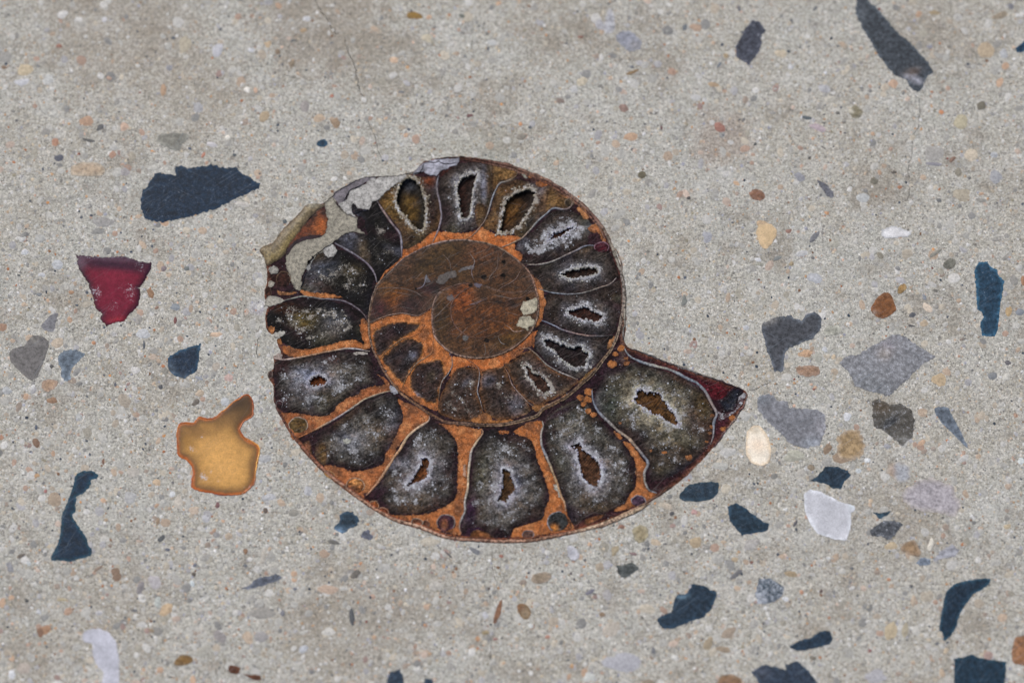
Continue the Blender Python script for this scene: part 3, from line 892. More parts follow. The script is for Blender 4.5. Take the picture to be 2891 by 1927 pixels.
RB = []
for i, (o, c, k, ex) in enumerate(CHO):
    lo_, hi_ = o.min(0), o.max(0)
    sz = (hi_ - lo_).mean()
    bl = []
    for q in range(7):
        x_, y_ = rng.uniform(lo_, hi_)
        hx_ = ['15131a', '4f4334', '3a2a22', '5a5a62', '241418', '3f3d2e', '1a1a1c'][rng.integers(0, 7)]
        bl.append(('N', x_, y_, sz * rng.uniform(.08, .26), sz * rng.uniform(.05, .16), rng.uniform(0, 180), hx_, rng.uniform(.35, .7)))
    RB.append(bl)
for i, (o, c, k, ex) in enumerate(CHO):
    def pt(p, de, dc, k=k, ex=ex, c=c):
        wv = np.array([mnoise.noise(Vector((x / 28, y / 28, i * 5.3))) for x, y in p])
        col = stops(np.clip(de * (1 + .4 * wv), 0, 200) if i < 6 else np.where(de < .5, 0, np.clip(de * (1 + .9 * wv) + 8 * wv, 0, 200)), k['e'])
        col = add_blobs(col, p, RB[i])
        if c is not None:
            w = np.exp(-np.maximum(dc, 0) / (k['cw'] * .5))[:, None]
            col = col * (1 - .8 * w) + lin(ex.get('near', k['c'])) * .8 * w
        nz = np.array([mnoise.noise(Vector((x / 45, y / 45, i * 3.1))) for x, y in p])
        col = col * (1 + .35 * nz[:, None])
        return np.clip(add_blobs(col, p, ex.get('blobs', [])), 0.002, 1)

    def ft(p, de, dc, k=k, ex=ex, c=c):
        f = ex.get('f', k['f0']) * np.clip(de / k['fe'], .25, 1)
        if c is not None:
            f = np.maximum(f, k['f1'] * .75 * np.exp(-dc / k['cw'] * .9))
            rw = 9 if k['cw'] > 25 else 8
            nz0 = np.array([mnoise.noise(Vector((x / 12, y / 12, i * 1.1))) for x, y in p])
            f = np.maximum(f, 1.4 * np.exp(-dc / (rw * np.clip(1 + 1.5 * nz0, .3, 2))))
        nz = np.array([mnoise.noise(Vector((x / 30, y / 30, i * 7.1))) for x, y in p])
        return np.clip(f + .3 * nz, 0, 1.7)
    holes = [c] if c is not None else []
    ch = fill('chamber', o, M_MINW if (k['cw'] < 22) else M_MIN, fossil, holes=holes, z=0.05, depth=.6, spacing=5.5, paint=pt, frost=ft,
              zfun=lambda p, de, dc: .02 * np.clip(de / 20, 0, 1) + (.0 if c is None else .03 * np.exp(-dc / 6)))
    if c is None:
        continue
    dp = ex.get('depth', .45)
    cc = c + (c.mean(0) - c) * -0.03

    def cp(p, de, dc, ex=ex):
        base = lin(ex['cav'])
        col = np.tile(base, (len(p), 1)) * (1 + .5 * np.exp(-de / 4))[:, None]
        return np.clip(add_blobs(col, p, ex.get('cb', [])), .001, 1)
    fill('cavity', cc, M_CAV, ch, z=0.03 - dp, depth=.2, spacing=5, paint=cp,
         zfun=lambda p, de, dc, dp=dp: dp * .45 * np.exp(-de / 5))
    # druse: tiny crystals growing round the rim
    Vc, Fc, Cc = [], [], []
    L = np.cumsum(np.r_[0, np.linalg.norm(np.diff(np.r_[c, c[:1]], axis=0), axis=1)])
    cnt = int(L[-1] / (.8 if k['cw'] < 25 else 1.8))
    cen = c.mean(0)
    wide = ex.get('wide', 12)
    rimc = lin(ex['rim'])
    for q in range(cnt):
        s = rng.uniform(0, L[-1])
        j = min(np.searchsorted(L, s) - 1, len(c) - 1)
        j = max(j, 0)
        pt0 = c[j]
        out = pt0 - cen
        out = out / max(np.linalg.norm(out), 1e-6)
        pt1 = pt0 + out * (min(rng.exponential(wide * .42), wide * 1.3) - 2.0) + rng.normal(0, 1.4, 2)
        r = rng.uniform(1.4, 4.0)
        w = P([pt1])[0]
        rr = r * PXMM * MM
        b = len(Vc)
        a0 = rng.uniform(0, math.pi)
        ns = 5
        zt = (.07 + rng.uniform(0, .05)) * MM
        off = rng.uniform(-.4, .4, 2) * rr
        for t in range(ns):
            a = a0 + t * 2 * math.pi / ns
            Vc.append((w[0] + rr * math.cos(a) * rng.uniform(.7, 1.2), w[1] + rr * math.sin(a) * rng.uniform(.7, 1.2), .02 * MM - .2 * MM))
        for t in range(ns):
            a = a0 + t * 2 * math.pi / ns
            Vc.append((w[0] + rr * .8 * math.cos(a), w[1] + rr * .8 * math.sin(a), zt - .03 * MM))
        Vc.append((w[0] + off[0], w[1] + off[1], zt))
        for t in range(ns):
            u = (t + 1) % ns
            Fc.append([b + t, b + u, b + ns + u, b + ns + t])
            Fc.append([b + ns + t, b + ns + u, b + 2 * ns])
        cl = np.clip(rimc * rng.uniform(.4, 1.1) * np.array([1, rng.uniform(.94, 1.02), rng.uniform(.85, 1.08)]), 0, .9)
        Cc += [cl] * (2 * ns + 1)
    make_mesh('crystal_rim', Vc, Fc, M_DRUSE, ch, np.array(Cc), dict(frost=np.zeros(len(Vc))), kind='stuff', smooth=False)

# rusty infill between chambers ------------------------------------------------
RUST = [
    ('B', [-270, 1290, -250, 1190, -60, 1120, 80, 1000, 250, 1000, 400, 1010, 520, 1000, 600, 960, 640, 950, 720, 990, 800, 1030, 950, 1040, 1060, 1060, 1000, 1110, 1000, 1180, 1080, 1260, 1070, 1320, 990, 1290, 860, 1195, 700, 1135, 520, 1100, 392, 1085, 200, 1105, 0, 1165, -150, 1245, -270, 1335, -420, 1445, -535, 1580, -510, 1450, -400, 1380], 'c06428'),
    ('D', [1170, 70, 1230, 90, 1300, 200, 1330, 330, 1360, 380, 1320, 470, 1290, 560, 1250, 640, 1215, 630, 1250, 480, 1255, 350, 1220, 190], 'a8602f'),
    ('D', [1240, 680, 1265, 690, 1215, 850, 1120, 870, 1060, 940, 950, 1010, 870, 1060, 840, 1085, 700, 1115, 620, 1140, 560, 1085, 440, 1080, 370, 1100, 300, 1185, 270, 1160, 300, 1080, 235, 975, 300, 955, 450, 975, 600, 990, 750, 970, 900, 915, 1010, 850, 1130, 745, 1170, 695], 'bd6125'),
    ('C', [1360, 610, 1500, 540, 1690, 495, 1880, 515, 2000, 450, 2040, 430, 2035, 600, 2060, 740, 2150, 820, 2225, 930, 2260, 1060, 2200, 1160, 2120, 1300, 2110, 1480, 2090, 1560, 1930, 1500, 1700, 1350, 1560, 1180, 1450, 980, 1390, 880, 1360, 740], 'b9672f'),
    ('C', [390, 850, 520, 870, 640, 890, 760, 870, 900, 830, 1080, 780, 1200, 780, 1280, 830, 1250, 720, 1240, 600, 1270, 540, 1310, 570, 1340, 700, 1350, 860, 1300, 880, 1150, 870, 1000, 890, 750, 940, 560, 970, 420, 950], 'b0612c'),
    ('C', [570, 230, 700, 255, 860, 270, 1020, 300, 1015, 322, 800, 312, 640, 292], 'b8682f'),
    ('C', [330, 235, 430, 260, 540, 250, 500, 280, 400, 290, 340, 280], 'a06a44'),
    ('E', [220, 100, 420, 90, 560, 120, 700, 130, 780, 80, 850, 0, 943, -70, 1043, -110, 1103, -170, 1243, -200, 1353, -220, 1323, -290, 1273, -330, 1363, -280, 1423, -200, 1443, -150, 1293, -110, 1123, -50, 1040, 10, 900, 110, 750, 200, 600, 290, 450, 340, 350, 400, 290, 290], '9a5029'),
    ('E', [690, 690, 800, 680, 900, 710, 1020, 750, 1150, 730, 1330, 660, 1360, 560, 1440, 430, 1520, 260, 1560, 160, 1530, 60, 1480, -60, 1600, -10, 1700, 30, 1830, 100, 1840, 170, 1700, 270, 1560, 400, 1440, 600, 1330, 780, 1240, 920, 1130, 1000, 1130, 1080, 1000, 1000, 850, 890, 720, 780], 'ac5f31'),
    ('E', [1400, 1215, 1600, 1230, 1850, 1205, 1960, 1160, 2080, 1090, 2150, 1010, 2160, 900, 2165, 700, 2155, 480, 2120, 370, 2040, 280, 1940, 230, 2050, 220, 2352, 270, 2428, 300, 2368, 420, 2308, 520, 2278, 690, 2268, 920, 2238, 1080, 2228, 1220, 2188, 1340, 2198, 1450, 2038, 1420, 1800, 1350, 1550, 1275], 'b0622f'),
    ('F', [1050, 150, 920, 160, 760, 250, 780, 300, 880, 330, 950, 430, 1000, 560, 1040, 660, 1090, 800, 1120, 900, 1140, 1000, 1090, 1130, 1060, 1230, 900, 1280, 760, 1340, 700, 1425, 900, 1430, 1100, 1400, 1390, 1350, 1390, 1290, 1340, 1200, 1330, 1100, 1280, 970, 1220, 840, 1150, 680, 1080, 520, 1040, 360, 1050, 290, 1075, 210], 'b4632b'),
    ('F', [1960, 380, 2050, 520, 2095, 650, 2090, 880, 2030, 960, 1950, 1080, 1860, 1130, 1900, 1150, 2100, 1080, 2330, 960, 2240, 920, 2195, 830, 2190, 740, 2220, 640, 2150, 540, 2060, 420], 'b0642f'),
    ('F', [1850, 270, 1900, 280, 1945, 330, 1920, 352, 1870, 315], 'b8682f'),
    ('F', [580, 260, 640, 255, 700, 270, 670, 292, 600, 290], 'b8622b'),
    ('F', [270, 150, 360, 90, 420, 60, 480, 90, 520, 140, 620, 140, 740, 130, 660, 165, 400, 172], 'a8672f'),
    ('C', [235, 635, 290, 640, 292, 705, 245, 710], 'a2602f'),
    ('C', [322, 770, 370, 775, 375, 830, 330, 820], 'a2602f'),
    ('D', [1180, 1510, 1300, 1500, 1430, 1480, 1550, 1380, 1560, 1410, 1440, 1500, 1330, 1560, 1220, 1570], '8c5a2c'),
    ('D', [1700, 1260, 1760, 1180, 1870, 1090, 1880, 1110, 1790, 1220, 1710, 1300], '75562c'),
    ('D', [2010, 860, 2050, 780, 2100, 740, 2090, 800, 2040, 880], '6b4a2a'),
    ('B', [1230, 450, 1330, 440, 1360, 480, 1300, 500, 1240, 495], 'b2602c'),
    ('B', [1140, 365, 1190, 360, 1200, 395, 1150, 400], 'a8602f'),
    ('B', [1510, 600, 1570, 600, 1640, 650, 1600, 660], 'a0683a'),
    ('B', [1680, 730, 1760, 730, 1810, 830, 1760, 860, 1720, 800], 'a56c42'),
    ('B', [1800, 960, 1870, 910, 1930, 940, 1990, 1060, 2005, 1130, 1960, 1110, 1920, 1010, 1840, 1000], 'b0683c'),
]
for (x, y, r) in [(600, 170, 46), (540, 230, 34), (500, 345, 55), (655, 285, 28), (665, 335, 34), (240, 650, 50), (150, 712, 38), (230, 735, 44),
                  (190, 785, 34), (238, 862, 34), (288, 903, 36), (1835, 940, 40), (1730, 1062, 32), (1607, 920, 22), (1600, 1040, 20),
                  (1588, 1105, 20), (1550, 1198, 16), (1350, 1375, 38), (545, 1110, 0), (1080, 1320, 26), (930, 1300, 16), (590, 990, 20)]:
    if r:
        a = np.linspace(0, 2 * math.pi, 9)[:-1]
        RUST.append(('G', np.stack([x + r * np.cos(a), y + r * .8 * np.sin(a)], 1).ravel().tolist(), 'b0672f'))
for i, (tile, ol, hx) in enumerate(RUST):
    big = len(ol) > 20
    o = rough(rough(smooth_closed(T(tile, ol), 3), 2.6 if big else 1.8, 10, i * 1.3 + 20), 1.8, 4.5, i)

    def rp(p, de, dc, hx=hx):
        c = np.tile(lin(hx), (len(p), 1))
        w = np.exp(-de / 3.0)[:, None]
        nz = np.array([mnoise.noise(Vector((x / 26, y / 26, 5.5))) + .5 * mnoise.noise(Vector((x / 9, y / 9, 2.5))) for x, y in p])
        m = np.clip((nz - .12) * 2.4, 0, .8)[:, None]
        c = c * (1 - m) + lin('5c3020') * m
        m = np.clip((-nz - .2) * 2.2, 0, .6)[:, None]
        c = c * (1 - m) + lin('cf8a55') * m
        return c * (1 - .35 * w)
    fill('rust_seam', o, M_RUST, fossil, z=0.034 if len(ol) > 40 or i == 2 else (.075 if not big else .05), depth=.5, spacing=7, paint=rp,
         zfun=lambda p, de, dc: .008 * np.clip(de / 8, 0, 1))

# redraw of chambers of the inner whorl sits above the rust: raise them a little
# (they are at 0.05..0.07 mm, the broad seams at 0.042..0.072 mm)

# brown polished core ---------------------------------------------------------
core = np.concatenate([
    T('C', [1358, 600, 1342, 520, 1365, 380, 1395, 260, 1450, 160, 1540, 70, 1605, 0]),
    T('A', [1710, 1315, 1850, 1228, 2000, 1160, 2200, 1108]),
    T('B', [392, 1092, 520, 1107, 700, 1138, 850, 1198, 980, 1288, 1090, 1378, 1150, 1448]),
    T('D', [1175, 90, 1210, 190, 1245, 300, 1255, 400, 1245, 520, 1200, 640, 1130, 740, 1000, 850, 900, 910, 750, 965, 600, 982, 450, 970,
            330, 940, 230, 880, 150, 800, 100, 720, 80, 600, 80, 480, 95, 400]),
    T('C', [2040, 425, 1990, 450, 1880, 512, 1690, 490, 1500, 538])])
core_s = smooth_closed(core, 5)
core_bl = [('B', 200, 1230, 260, 120, -15, '3b2a12', .8), ('B', 650, 1250, 200, 130, 20, '4a2c18', .8), ('B', 350, 1480, 200, 80, 0, '3d2b17', .7),
           ('B', 900, 1450, 180, 120, 20, '402a1a', .8), ('C', 1620, 330, 110, 130, 0, '5e3208', .9), ('C', 1450, 440, 120, 120, 0, '2c1014', .9), ('C', 1520, 200, 120, 100, 0, '4a2f14', .8),
           ('C', 1800, 400, 170, 110, -10, '2b1a1a', .95), ('C', 2020, 210, 150, 80, -10, '231317', .9), ('C', 2050, 30, 130, 60, -20, '3c2a18', .7),
           ('B', 0, 1380, 160, 80, -25, '33240f', .8)]


def core_paint(p, de, dc):
    c = stops(de, [(0, '43322a'), (5, '3a281c'), (60, '3a2412')])
    nz = np.array([mnoise.noise(Vector((x / 60, y / 60, 3.1))) for x, y in p])
    return np.clip(add_blobs(c * (1 + .3 * nz[:, None]), p, core_bl), .001, 1)


fill('polished_core', core_s, M_CORE, fossil, z=0.095, depth=.5, spacing=6, paint=core_paint,
     frost=lambda p, de, dc: np.full(len(p), .12))
coil = smooth_closed(T('D', [90, 420, 150, 270, 260, 205, 400, 165, 560, 160, 700, 190, 820, 235, 960, 250, 1100, 240, 1225, 250, 1250, 390, 1240, 520, 1195, 640,
                             1125, 735, 995, 845, 895, 905, 750, 960, 600, 978, 450, 965, 335, 935, 235, 875, 155, 795, 105, 715, 88, 600, 85, 500]), 5)
coil_bl = [('D', 400, 330, 130, 180, 10, '6a3410', .85), ('D', 200, 550, 90, 240, 0, '35240f', .9), ('D', 700, 500, 330, 160, -20, '4e2b12', .7),
           ('D', 900, 640, 180, 60, -10, '5e3512', .6), ('D', 400, 850, 250, 80, 10, '3c2612', .8), ('D', 960, 390, 80, 40, 15, '1f120f', .95), ('D', 950, 770, 200, 90, -20, '46300f', .7),
           ('D', 680, 785, 34, 24, 0, '15120d', .9), ('D', 820, 370, 120, 20, 8, '24150f', .8)]


def coil_paint(p, de, dc):
    c = stops(de, [(0, '4c3c34'), (4, '3e2a1a'), (60, '402612')])
    nz = np.array([mnoise.noise(Vector((x / 40, y / 40, 13.1))) for x, y in p])
    return np.clip(add_blobs(c * (1 + .35 * nz[:, None]), p, coil_bl), .001, 1)


fill('inner_coil', coil, M_CORE, fossil, z=0.11, depth=.5, spacing=6, paint=coil_paint, frost=lambda p, de, dc: np.full(len(p), .1))
for (t, x, y, r) in [('B', 650, 1500, 36), ('B', 865, 1480, 30), ('B', 870, 1330, 24), ('D', 505, 180, 26), ('D', 1135, 330, 26), ('D', 680, 790, 30), ('C', 1862, 215, 16)]:
    a = np.linspace(0, 2 * math.pi, 9)[:-1]
    o = rough(smooth_closed(T(t, np.stack([x + r * np.cos(a), y + r * .8 * np.sin(a)], 1).ravel()), 3), 1.6, 6, x)
    fill('dark_inclusion', o, M_CAV, fossil, z=.118, depth=.2, spacing=5, paint=lambda p, de, dc: np.tile(lin('15110f'), (len(p), 1)))

# septa -----------------------------------------------------------------------
GB, GP, CR, PK = '7e8288', '7d7478', 'b09a80', 'a08070'
SEPTA = [
    ('G', [640, 170, 700, 260, 850, 330, 1000, 370, 1200, 430, 1350, 510, 1450, 560, 1540, 660, 1610, 790, 1660, 890, 1630, 990, 1625, 1120, 1590, 1230], 34, ['8a8a88', '757b84', '8f897c', '7f858c', '71777e', '8a7a72', '747a84', '8c8078']),
    ('G', [280, 630, 290, 740, 340, 860, 440, 960, 560, 1070, 700, 1180, 800, 1300, 885, 1400, 895, 1460, 860, 1540, 865, 1640, 905, 1730, 995, 1770], 32, ['6d727c', '767b84', '8d857c', 'a08a74', '787d86', '8d8478', '7a7d84']),
    ('F', [1060, 150, 1075, 200, 1050, 290, 1060, 420, 1120, 570, 1180, 720, 1230, 850, 1270, 980, 1310, 1060, 1325, 1150], 30, ['8a8178', '9a9084', '80838a', '99886e', 'a5835f', 'a88868', 'a5856c']),
    ('F', [385, 240, 405, 285, 330, 390, 280, 480, 255, 620, 242, 780, 238, 900, 205, 1040, 205, 1150, 150, 1290, 160, 1400], 28, ['a07860', 'b8a284', 'a39a94', 'c4ae90', 'b8a488', '9a958e', '8e8a86', 'a3785c']),
    ('E', [1850, 140, 1840, 190, 1700, 280, 1600, 380, 1540, 480, 1440, 620, 1340, 780, 1240, 920, 1150, 1010], 32, ['a48a7c', 'b59a80', 'b39a7c', 'b48a66', 'b08c6c', 'a5785a', 'a87f64']),
    ('E', [1443, -145, 1293, -110, 1123, -45, 1060, 0, 930, 90, 800, 170, 650, 250, 560, 300, 370, 390], 22, ['a58e74', '9a8a78', 'a39076', '9c9288', '94888a', 'a5886c', 'a4683f', '9a5c3c']),
    ('C', [290, 985, 400, 1003, 560, 978, 750, 940, 1000, 890, 1150, 878, 1350, 910], 22, ['a38a80', 'b09c90', 'a88468', '8c6a50', 'ab9078', 'a8a3a4', 'a89484']),
    ('C', [400, 350, 520, 318, 620, 300, 800, 325, 1000, 340, 1130, 380, 1230, 450, 1300, 520, 1322, 570], 18, ['8b8a80', '8a897f', '7a7670', '6c686e', '746c72', '6d6468', '6e5e5a']),
    ('A', [960, 1120, 1100, 1200, 1230, 1280, 1340, 1370, 1400, 1460, 1430, 1560], 22, ['77727a', '7b767c', '6d656c', '756c74', '857e82']),
    ('A', [1430, 660, 1500, 770, 1590, 900, 1670, 1000, 1700, 1100, 1700, 1280], 24, ['6a6264', '84706a', '7a6e72', '807c84', '6e6468']),
    ('A', [2110, 380, 2090, 480, 2110, 620, 2140, 780, 2130, 900, 2090, 1020, 2045, 1110], 22, ['80828a', '6e6464', '7d757c', '80787e', '7a6e74', '998880']),
    ('B', [1020, 300, 1020, 350, 990, 400, 900, 440, 830, 460, 780, 540, 740, 640, 700, 780, 650, 890, 600, 960, 520, 1040, 440, 1090], 17, ['6b5644', '806a50', '8c8a86', '868a90', '7d7876', '806c5e', '8a7060', 'a07858']),
    ('B', [1600, 640, 1630, 680, 1600, 730, 1540, 750, 1420, 740, 1330, 810, 1230, 900, 1150, 990, 1070, 1070, 950, 1130, 850, 1170], 19, ['7a6450', '93807a', '8b8e94', '84868a', '86847f', '8c786a', 'a0886f', '9a8c80']),
    ('B', [1880, 1150, 1800, 1150, 1700, 1190, 1550, 1260, 1400, 1330, 1250, 1360, 1130, 1360], 20, ['7d8088', '777880', '7d706a', '86807a', '8f8880', '8f8274']),
    ('D', [2120, 90, 2050, 160, 1900, 215, 1750, 260, 1550, 275, 1380, 255, 1250, 210], 17, ['b5a8a0', '8f7d70', '7c776e', '7a7a7c', '808388', '76706a']),
    ('D', [1290, 565, 1400, 610, 1550, 680, 1700, 720, 1850, 738, 2080, 732], 20, ['8a909c', '7c808c', '7a6e70', 'a38678', '585456', '4c4640']),
    ('D', [1000, 910, 1080, 882, 1160, 880, 1250, 960, 1350, 1060, 1500, 1140, 1690, 1220], 17, ['a06a44', '7a6050', '80705f', '8d887e', '86807a', '98908a', 'b09c8a']),
    ('D', [870, 1070, 920, 1150, 960, 1270, 1040, 1370, 1150, 1480, 1220, 1530], 13, ['8a6244', '836c60', '8c7a74', '857468', '806854']),
    ('D', [440, 980, 560, 1060, 600, 1130, 600, 1220, 580, 1350, 610, 1460, 640, 1560], 13, ['8f6a58', '8a5a3a', '7a706c', '8e8a8c', '84807e', '6e5a4c']),
    ('C', [2250, 960, 2262, 1060, 2220, 1150, 2150, 1240, 2120, 1360, 2110, 1480], 12, ['8a7870', '857a78', '9a928c', '6c5848', '70593f']),
    ('C', [2052, 740, 2045, 880, 2020, 940, 1960, 980, 1870, 1040, 1810, 1120, 1750, 1210, 1710, 1310], 10, ['b07a58', 'a5704a', '96806a', '7c6450', '86684a']),
    ('C', [1940, 640, 1890, 705, 1800, 750, 1700, 780, 1600, 850, 1500, 940, 1460, 1000], 10, ['b06c3a', 'a86c42', '80664e', '7a6048', '806040']),
    ('C', [1360, 600, 1500, 530, 1690, 490, 1880, 515, 2000, 450, 2040, 420], 9, ['a0704c', '9a8070', '90786a', 'a0684a']),
    # fine growth lines on the core
    ('C', [1400, 230, 1550, 205, 1700, 215, 1850, 250, 1920, 300, 1990, 305], 9, ['6f6058', '6f5c50', '70625a', '5a4640']),
    ('C', [1870, 220, 1935, 190, 1970, 110, 1975, 60], 9, ['6d6870', '77747c', '80808a']),
    ('B', [180, 1240, 235, 1290, 270, 1330, 285, 1420], 8, ['5a4636', '6b5a50', '5e5048']),
    ('B', [490, 1230, 545, 1320, 520, 1400, 520, 1470, 548, 1540], 9, ['5e4a40', '857870', '6c6068', '70645a']),
    ('B', [812, 1230, 805, 1360, 780, 1430, 730, 1480, 700, 1535], 8, ['6a544a', '6a544a', '7d7068']),
    ('D', [1065, 0, 1020, 90, 960, 145, 850, 200, 790, 265], 8, ['705a4e', '6f5c54', '745c50']),
    ('D', [1200, 225, 1120, 280, 1060, 315, 960, 330, 880, 365], 8, ['7a5e50', '6f5248', '7a6258']),
    ('D', [1045, 515, 940, 485, 865, 485], 7, ['8a7060', '6a5446']),
    ('D', [1090, 675, 1040, 690, 980, 690, 940, 650, 870, 610], 8, ['a88c80', '9a8070', '6e5648']),
    ('D', [890, 832, 850, 820, 825, 790, 812, 735], 8, ['75706c', '7c7672', '5a4838']),
    ('D', [655, 965, 668, 900, 655, 820], 9, ['6a5a50', '5f564e']),
    ('D', [480, 395, 560, 380, 640, 345, 690, 315], 12, ['6a5a58', '6c5e60', '6a4e42']),
    ('D', [560, 175, 440, 230, 350, 300, 300, 380, 290, 500, 330, 620, 420, 710, 560, 760, 700, 745, 820, 680, 880, 580], 15, ['5e463a', '60483c', '5a4034', '62463c', '5e4438', '52382a', '4c3424', '452c1a']),
    ('D', [880, 580, 890, 480, 830, 400, 730, 370, 620, 390, 560, 450, 560, 530, 610, 580], 10, ['452c1a', '563c2a', '5c4232', '4e3424', '5a3c28']),
    ('D', [330, 620, 240, 690], 7, ['5e463a', '523a2a']), ('D', [300, 440, 190, 400], 7, ['5e463a', '523a2a']), ('D', [560, 760, 540, 880], 7, ['5a4438', '523a2a']),
    ('D', [850, 640, 960, 720], 7, ['5a4438', '523a2a']), ('D', [860, 430, 980, 370], 7, ['5a4438', '523a2a']),
]
for i, (tile, pth, w, cols) in enumerate(SEPTA):
    s = TL[tile][2]
    inner = i >= 23
    ribbon('growth_line' if inner else 'septum', T(tile, pth), w / s * (.88 if w > 10 else 1.0), M_SEP, fossil, cols,
           z=.125 if inner else .09, h=.03 if inner else .05, wob=.8, taper=(.35, .35), seed=i * 1.1, step=5)

# spiral shell walls ------------------------------------------------------------
wall2 = np.concatenate([
    T('B', [2110, 1180, 2170, 1340]), T('D', [2165, 60, 2185, 150, 2195, 300, 2185, 450, 2155, 600, 2115, 750, 2045, 900, 1965, 1000, 1850, 1150, 1700, 1290, 1550, 1410, 1400, 1490, 1300, 1540]),
    T('F', [1000, 85, 850, 135, 700, 172, 500, 190, 300, 186, 100, 168]), T('E', [2038, 200, 1930, 150, 1830, 90, 1700, 0]),
    T('C', [1700, 1378, 1600, 1260, 1500, 1120, 1440, 1000, 1390, 900, 1350, 760, 1335, 620, 1340, 500, 1368, 350, 1395, 250, 1450, 150, 1540, 60, 1600, 5])])
wall3 = np.concatenate([
    T('A', [1600, 1415, 1700, 1312, 1850, 1222, 2000, 1153, 2200, 1102]), T('B', [392, 1088, 520, 1102, 700, 1132, 850, 1192, 980, 1282, 1090, 1372, 1150, 1442]),
    T('D', [1185, 90, 1215, 190, 1248, 300, 1258, 400, 1248, 520, 1203, 640, 1133, 740, 1003, 850, 900, 912, 750, 967, 600, 985, 450, 972,
            330, 942, 230, 882, 150, 802, 100, 722, 80, 600, 80, 480, 100, 360, 150, 270, 250, 210, 380, 165, 520, 150])])
ribbon('spiral_wall', wall2, 6.2, M_SHELL, fossil, ['7a6c5e', '8a8078', '7c7064', '6c5844', '5b4736', '6a5240', '7a6654', '5f4a3c', '6c5446', '6d4c34', '7a5c44', '6f5444', '745c4a', '6e5c50', '7a6a5c'], z=.10, h=.05, wob=1.0, seed=2, taper=(.4, .6))
ribbon('spiral_wall', wall2 + np.array([2.5, 4.5]) * (np.array([[1, 1]])), 3.5, M_SHELL, fossil, ['8c7c70', '97887a', '8a7460', '6c5a48', '80684e', '8a7058', '5a4034', '6a5448', '7a5c40', '7a5c44', '6a5244'], z=.095, h=.04, wob=1.0, seed=5, taper=(.4, .4))
ribbon('spiral_wall', wall3, 5.0, M_SHELL, fossil, ['8a7464', '7c6860', '8a766c', '74604e', '705a4c', '8c6a58', '7e6858', '6b5446', '78604e', '93796a', '84685a', '7a6458', '69544a'], z=.12, h=.04, wob=.6, seed=8, taper=(.5, .3))

# outer shell rim -------------------------------------------------------------------
rimA = T('B', [380, 172, 500, 182, 680, 212, 880, 250, 1050, 305, 1250, 385, 1400, 455, 1560, 560, 1720, 680, 1840, 800, 1935, 915, 2015, 1045, 2075, 1180, 2130, 1330, 2170, 1450, 2195, 1560, 2210, 1720, 2212, 1880, 2205, 2040, 2190, 2190])
ribbon('outer_shell', rimA, 8.5, M_SHELL, fossil, ['4a3a34', '52352a', '6a4c40', '6e5244', '7a5c4c', '70544a', '8a7060', '6a4a40', '7b6a5c', '8a8274', '7c766c', '6c6258', '8a8478', '504a4c'], z=.07, h=.07, wob=1.8, seed=1)
ribbon('outer_shell', rimA[:12] + np.array([-4, 7]), 5, M_SHELL, fossil, ['3a2620', '5a3c30', '8a6a5a', '5c3a2c', '8a6450', '6a4638', '94786a'], z=.065, h=.06, wob=2.0, seed=3)
rimB = np.concatenate([T('F', [2480, 880, 2340, 975, 2100, 1115, 1850, 1235, 1600, 1330, 1300, 1400, 1000, 1458, 700, 1478, 400, 1470, 0, 1432]),
                       T('E', [1760, 1362, 1500, 1288, 1340, 1212, 1190, 1120, 1015, 990, 865, 878, 718, 762, 575, 625, 455, 485, 352, 358, 262, 222, 200, 110, 155, 10]),
                       T('C', [297, 1420, 296, 1300])])
ribbon('outer_shell', rimB, 9, M_SHELL, fossil, ['5a4034', '7a5a48', 'a58a70', 'b09880', '8a6450', '94705a', 'a8826c', '9a7460', 'b08a74', 'b5947c', 'a07860', '9c745c', '96705c', '8a5e4a', '7a4c38', '5a3830', '3c2426'], z=.07, h=.07, wob=1.2, seed=6)
ribbon('outer_shell', rimB[3:20] + np.array([0, -6.5]), 4, M_SHELL, fossil, ['7a4a34', '8a5236', '6a3a28', '8c5032', '8a4a30', '7a4630', '8a5238'], z=.075, h=.05, wob=1.2, seed=7)
ribbon('outer_shell', np.concatenate([T('F', [2250, 1060]), T('F', [2050, 1160, 1800, 1270, 1620, 1325])]), 13, M_SHELL, fossil, ['8a7058', 'b09a80', 'b89c84', '8a6450'], z=.085, h=.05, wob=1, seed=9, taper=(.1, .1))
ribbon('outer_shell', T('G', [2000, 700, 1955, 800, 1900, 890, 1850, 965, 1760, 1080, 1680, 1190, 1630, 1255]), 5, M_SHELL, fossil, ['8a7266', '5b3a38', '8a7468', '6a4846', '4c3034'], z=.07, h=.05, wob=2, seed=10)
ribbon('outer_shell', T('G', [690, 172, 800, 205, 960, 266, 1100, 326, 1300, 390, 1500, 465, 1700, 530, 1860, 595, 1960, 635]), 5, M_SHELL, fossil, ['3c3434', '5c5a58', '3a2a2c', '74706c', '504a48', '2e2022', '2a2024'], z=.06, h=.05, wob=2, seed=11)

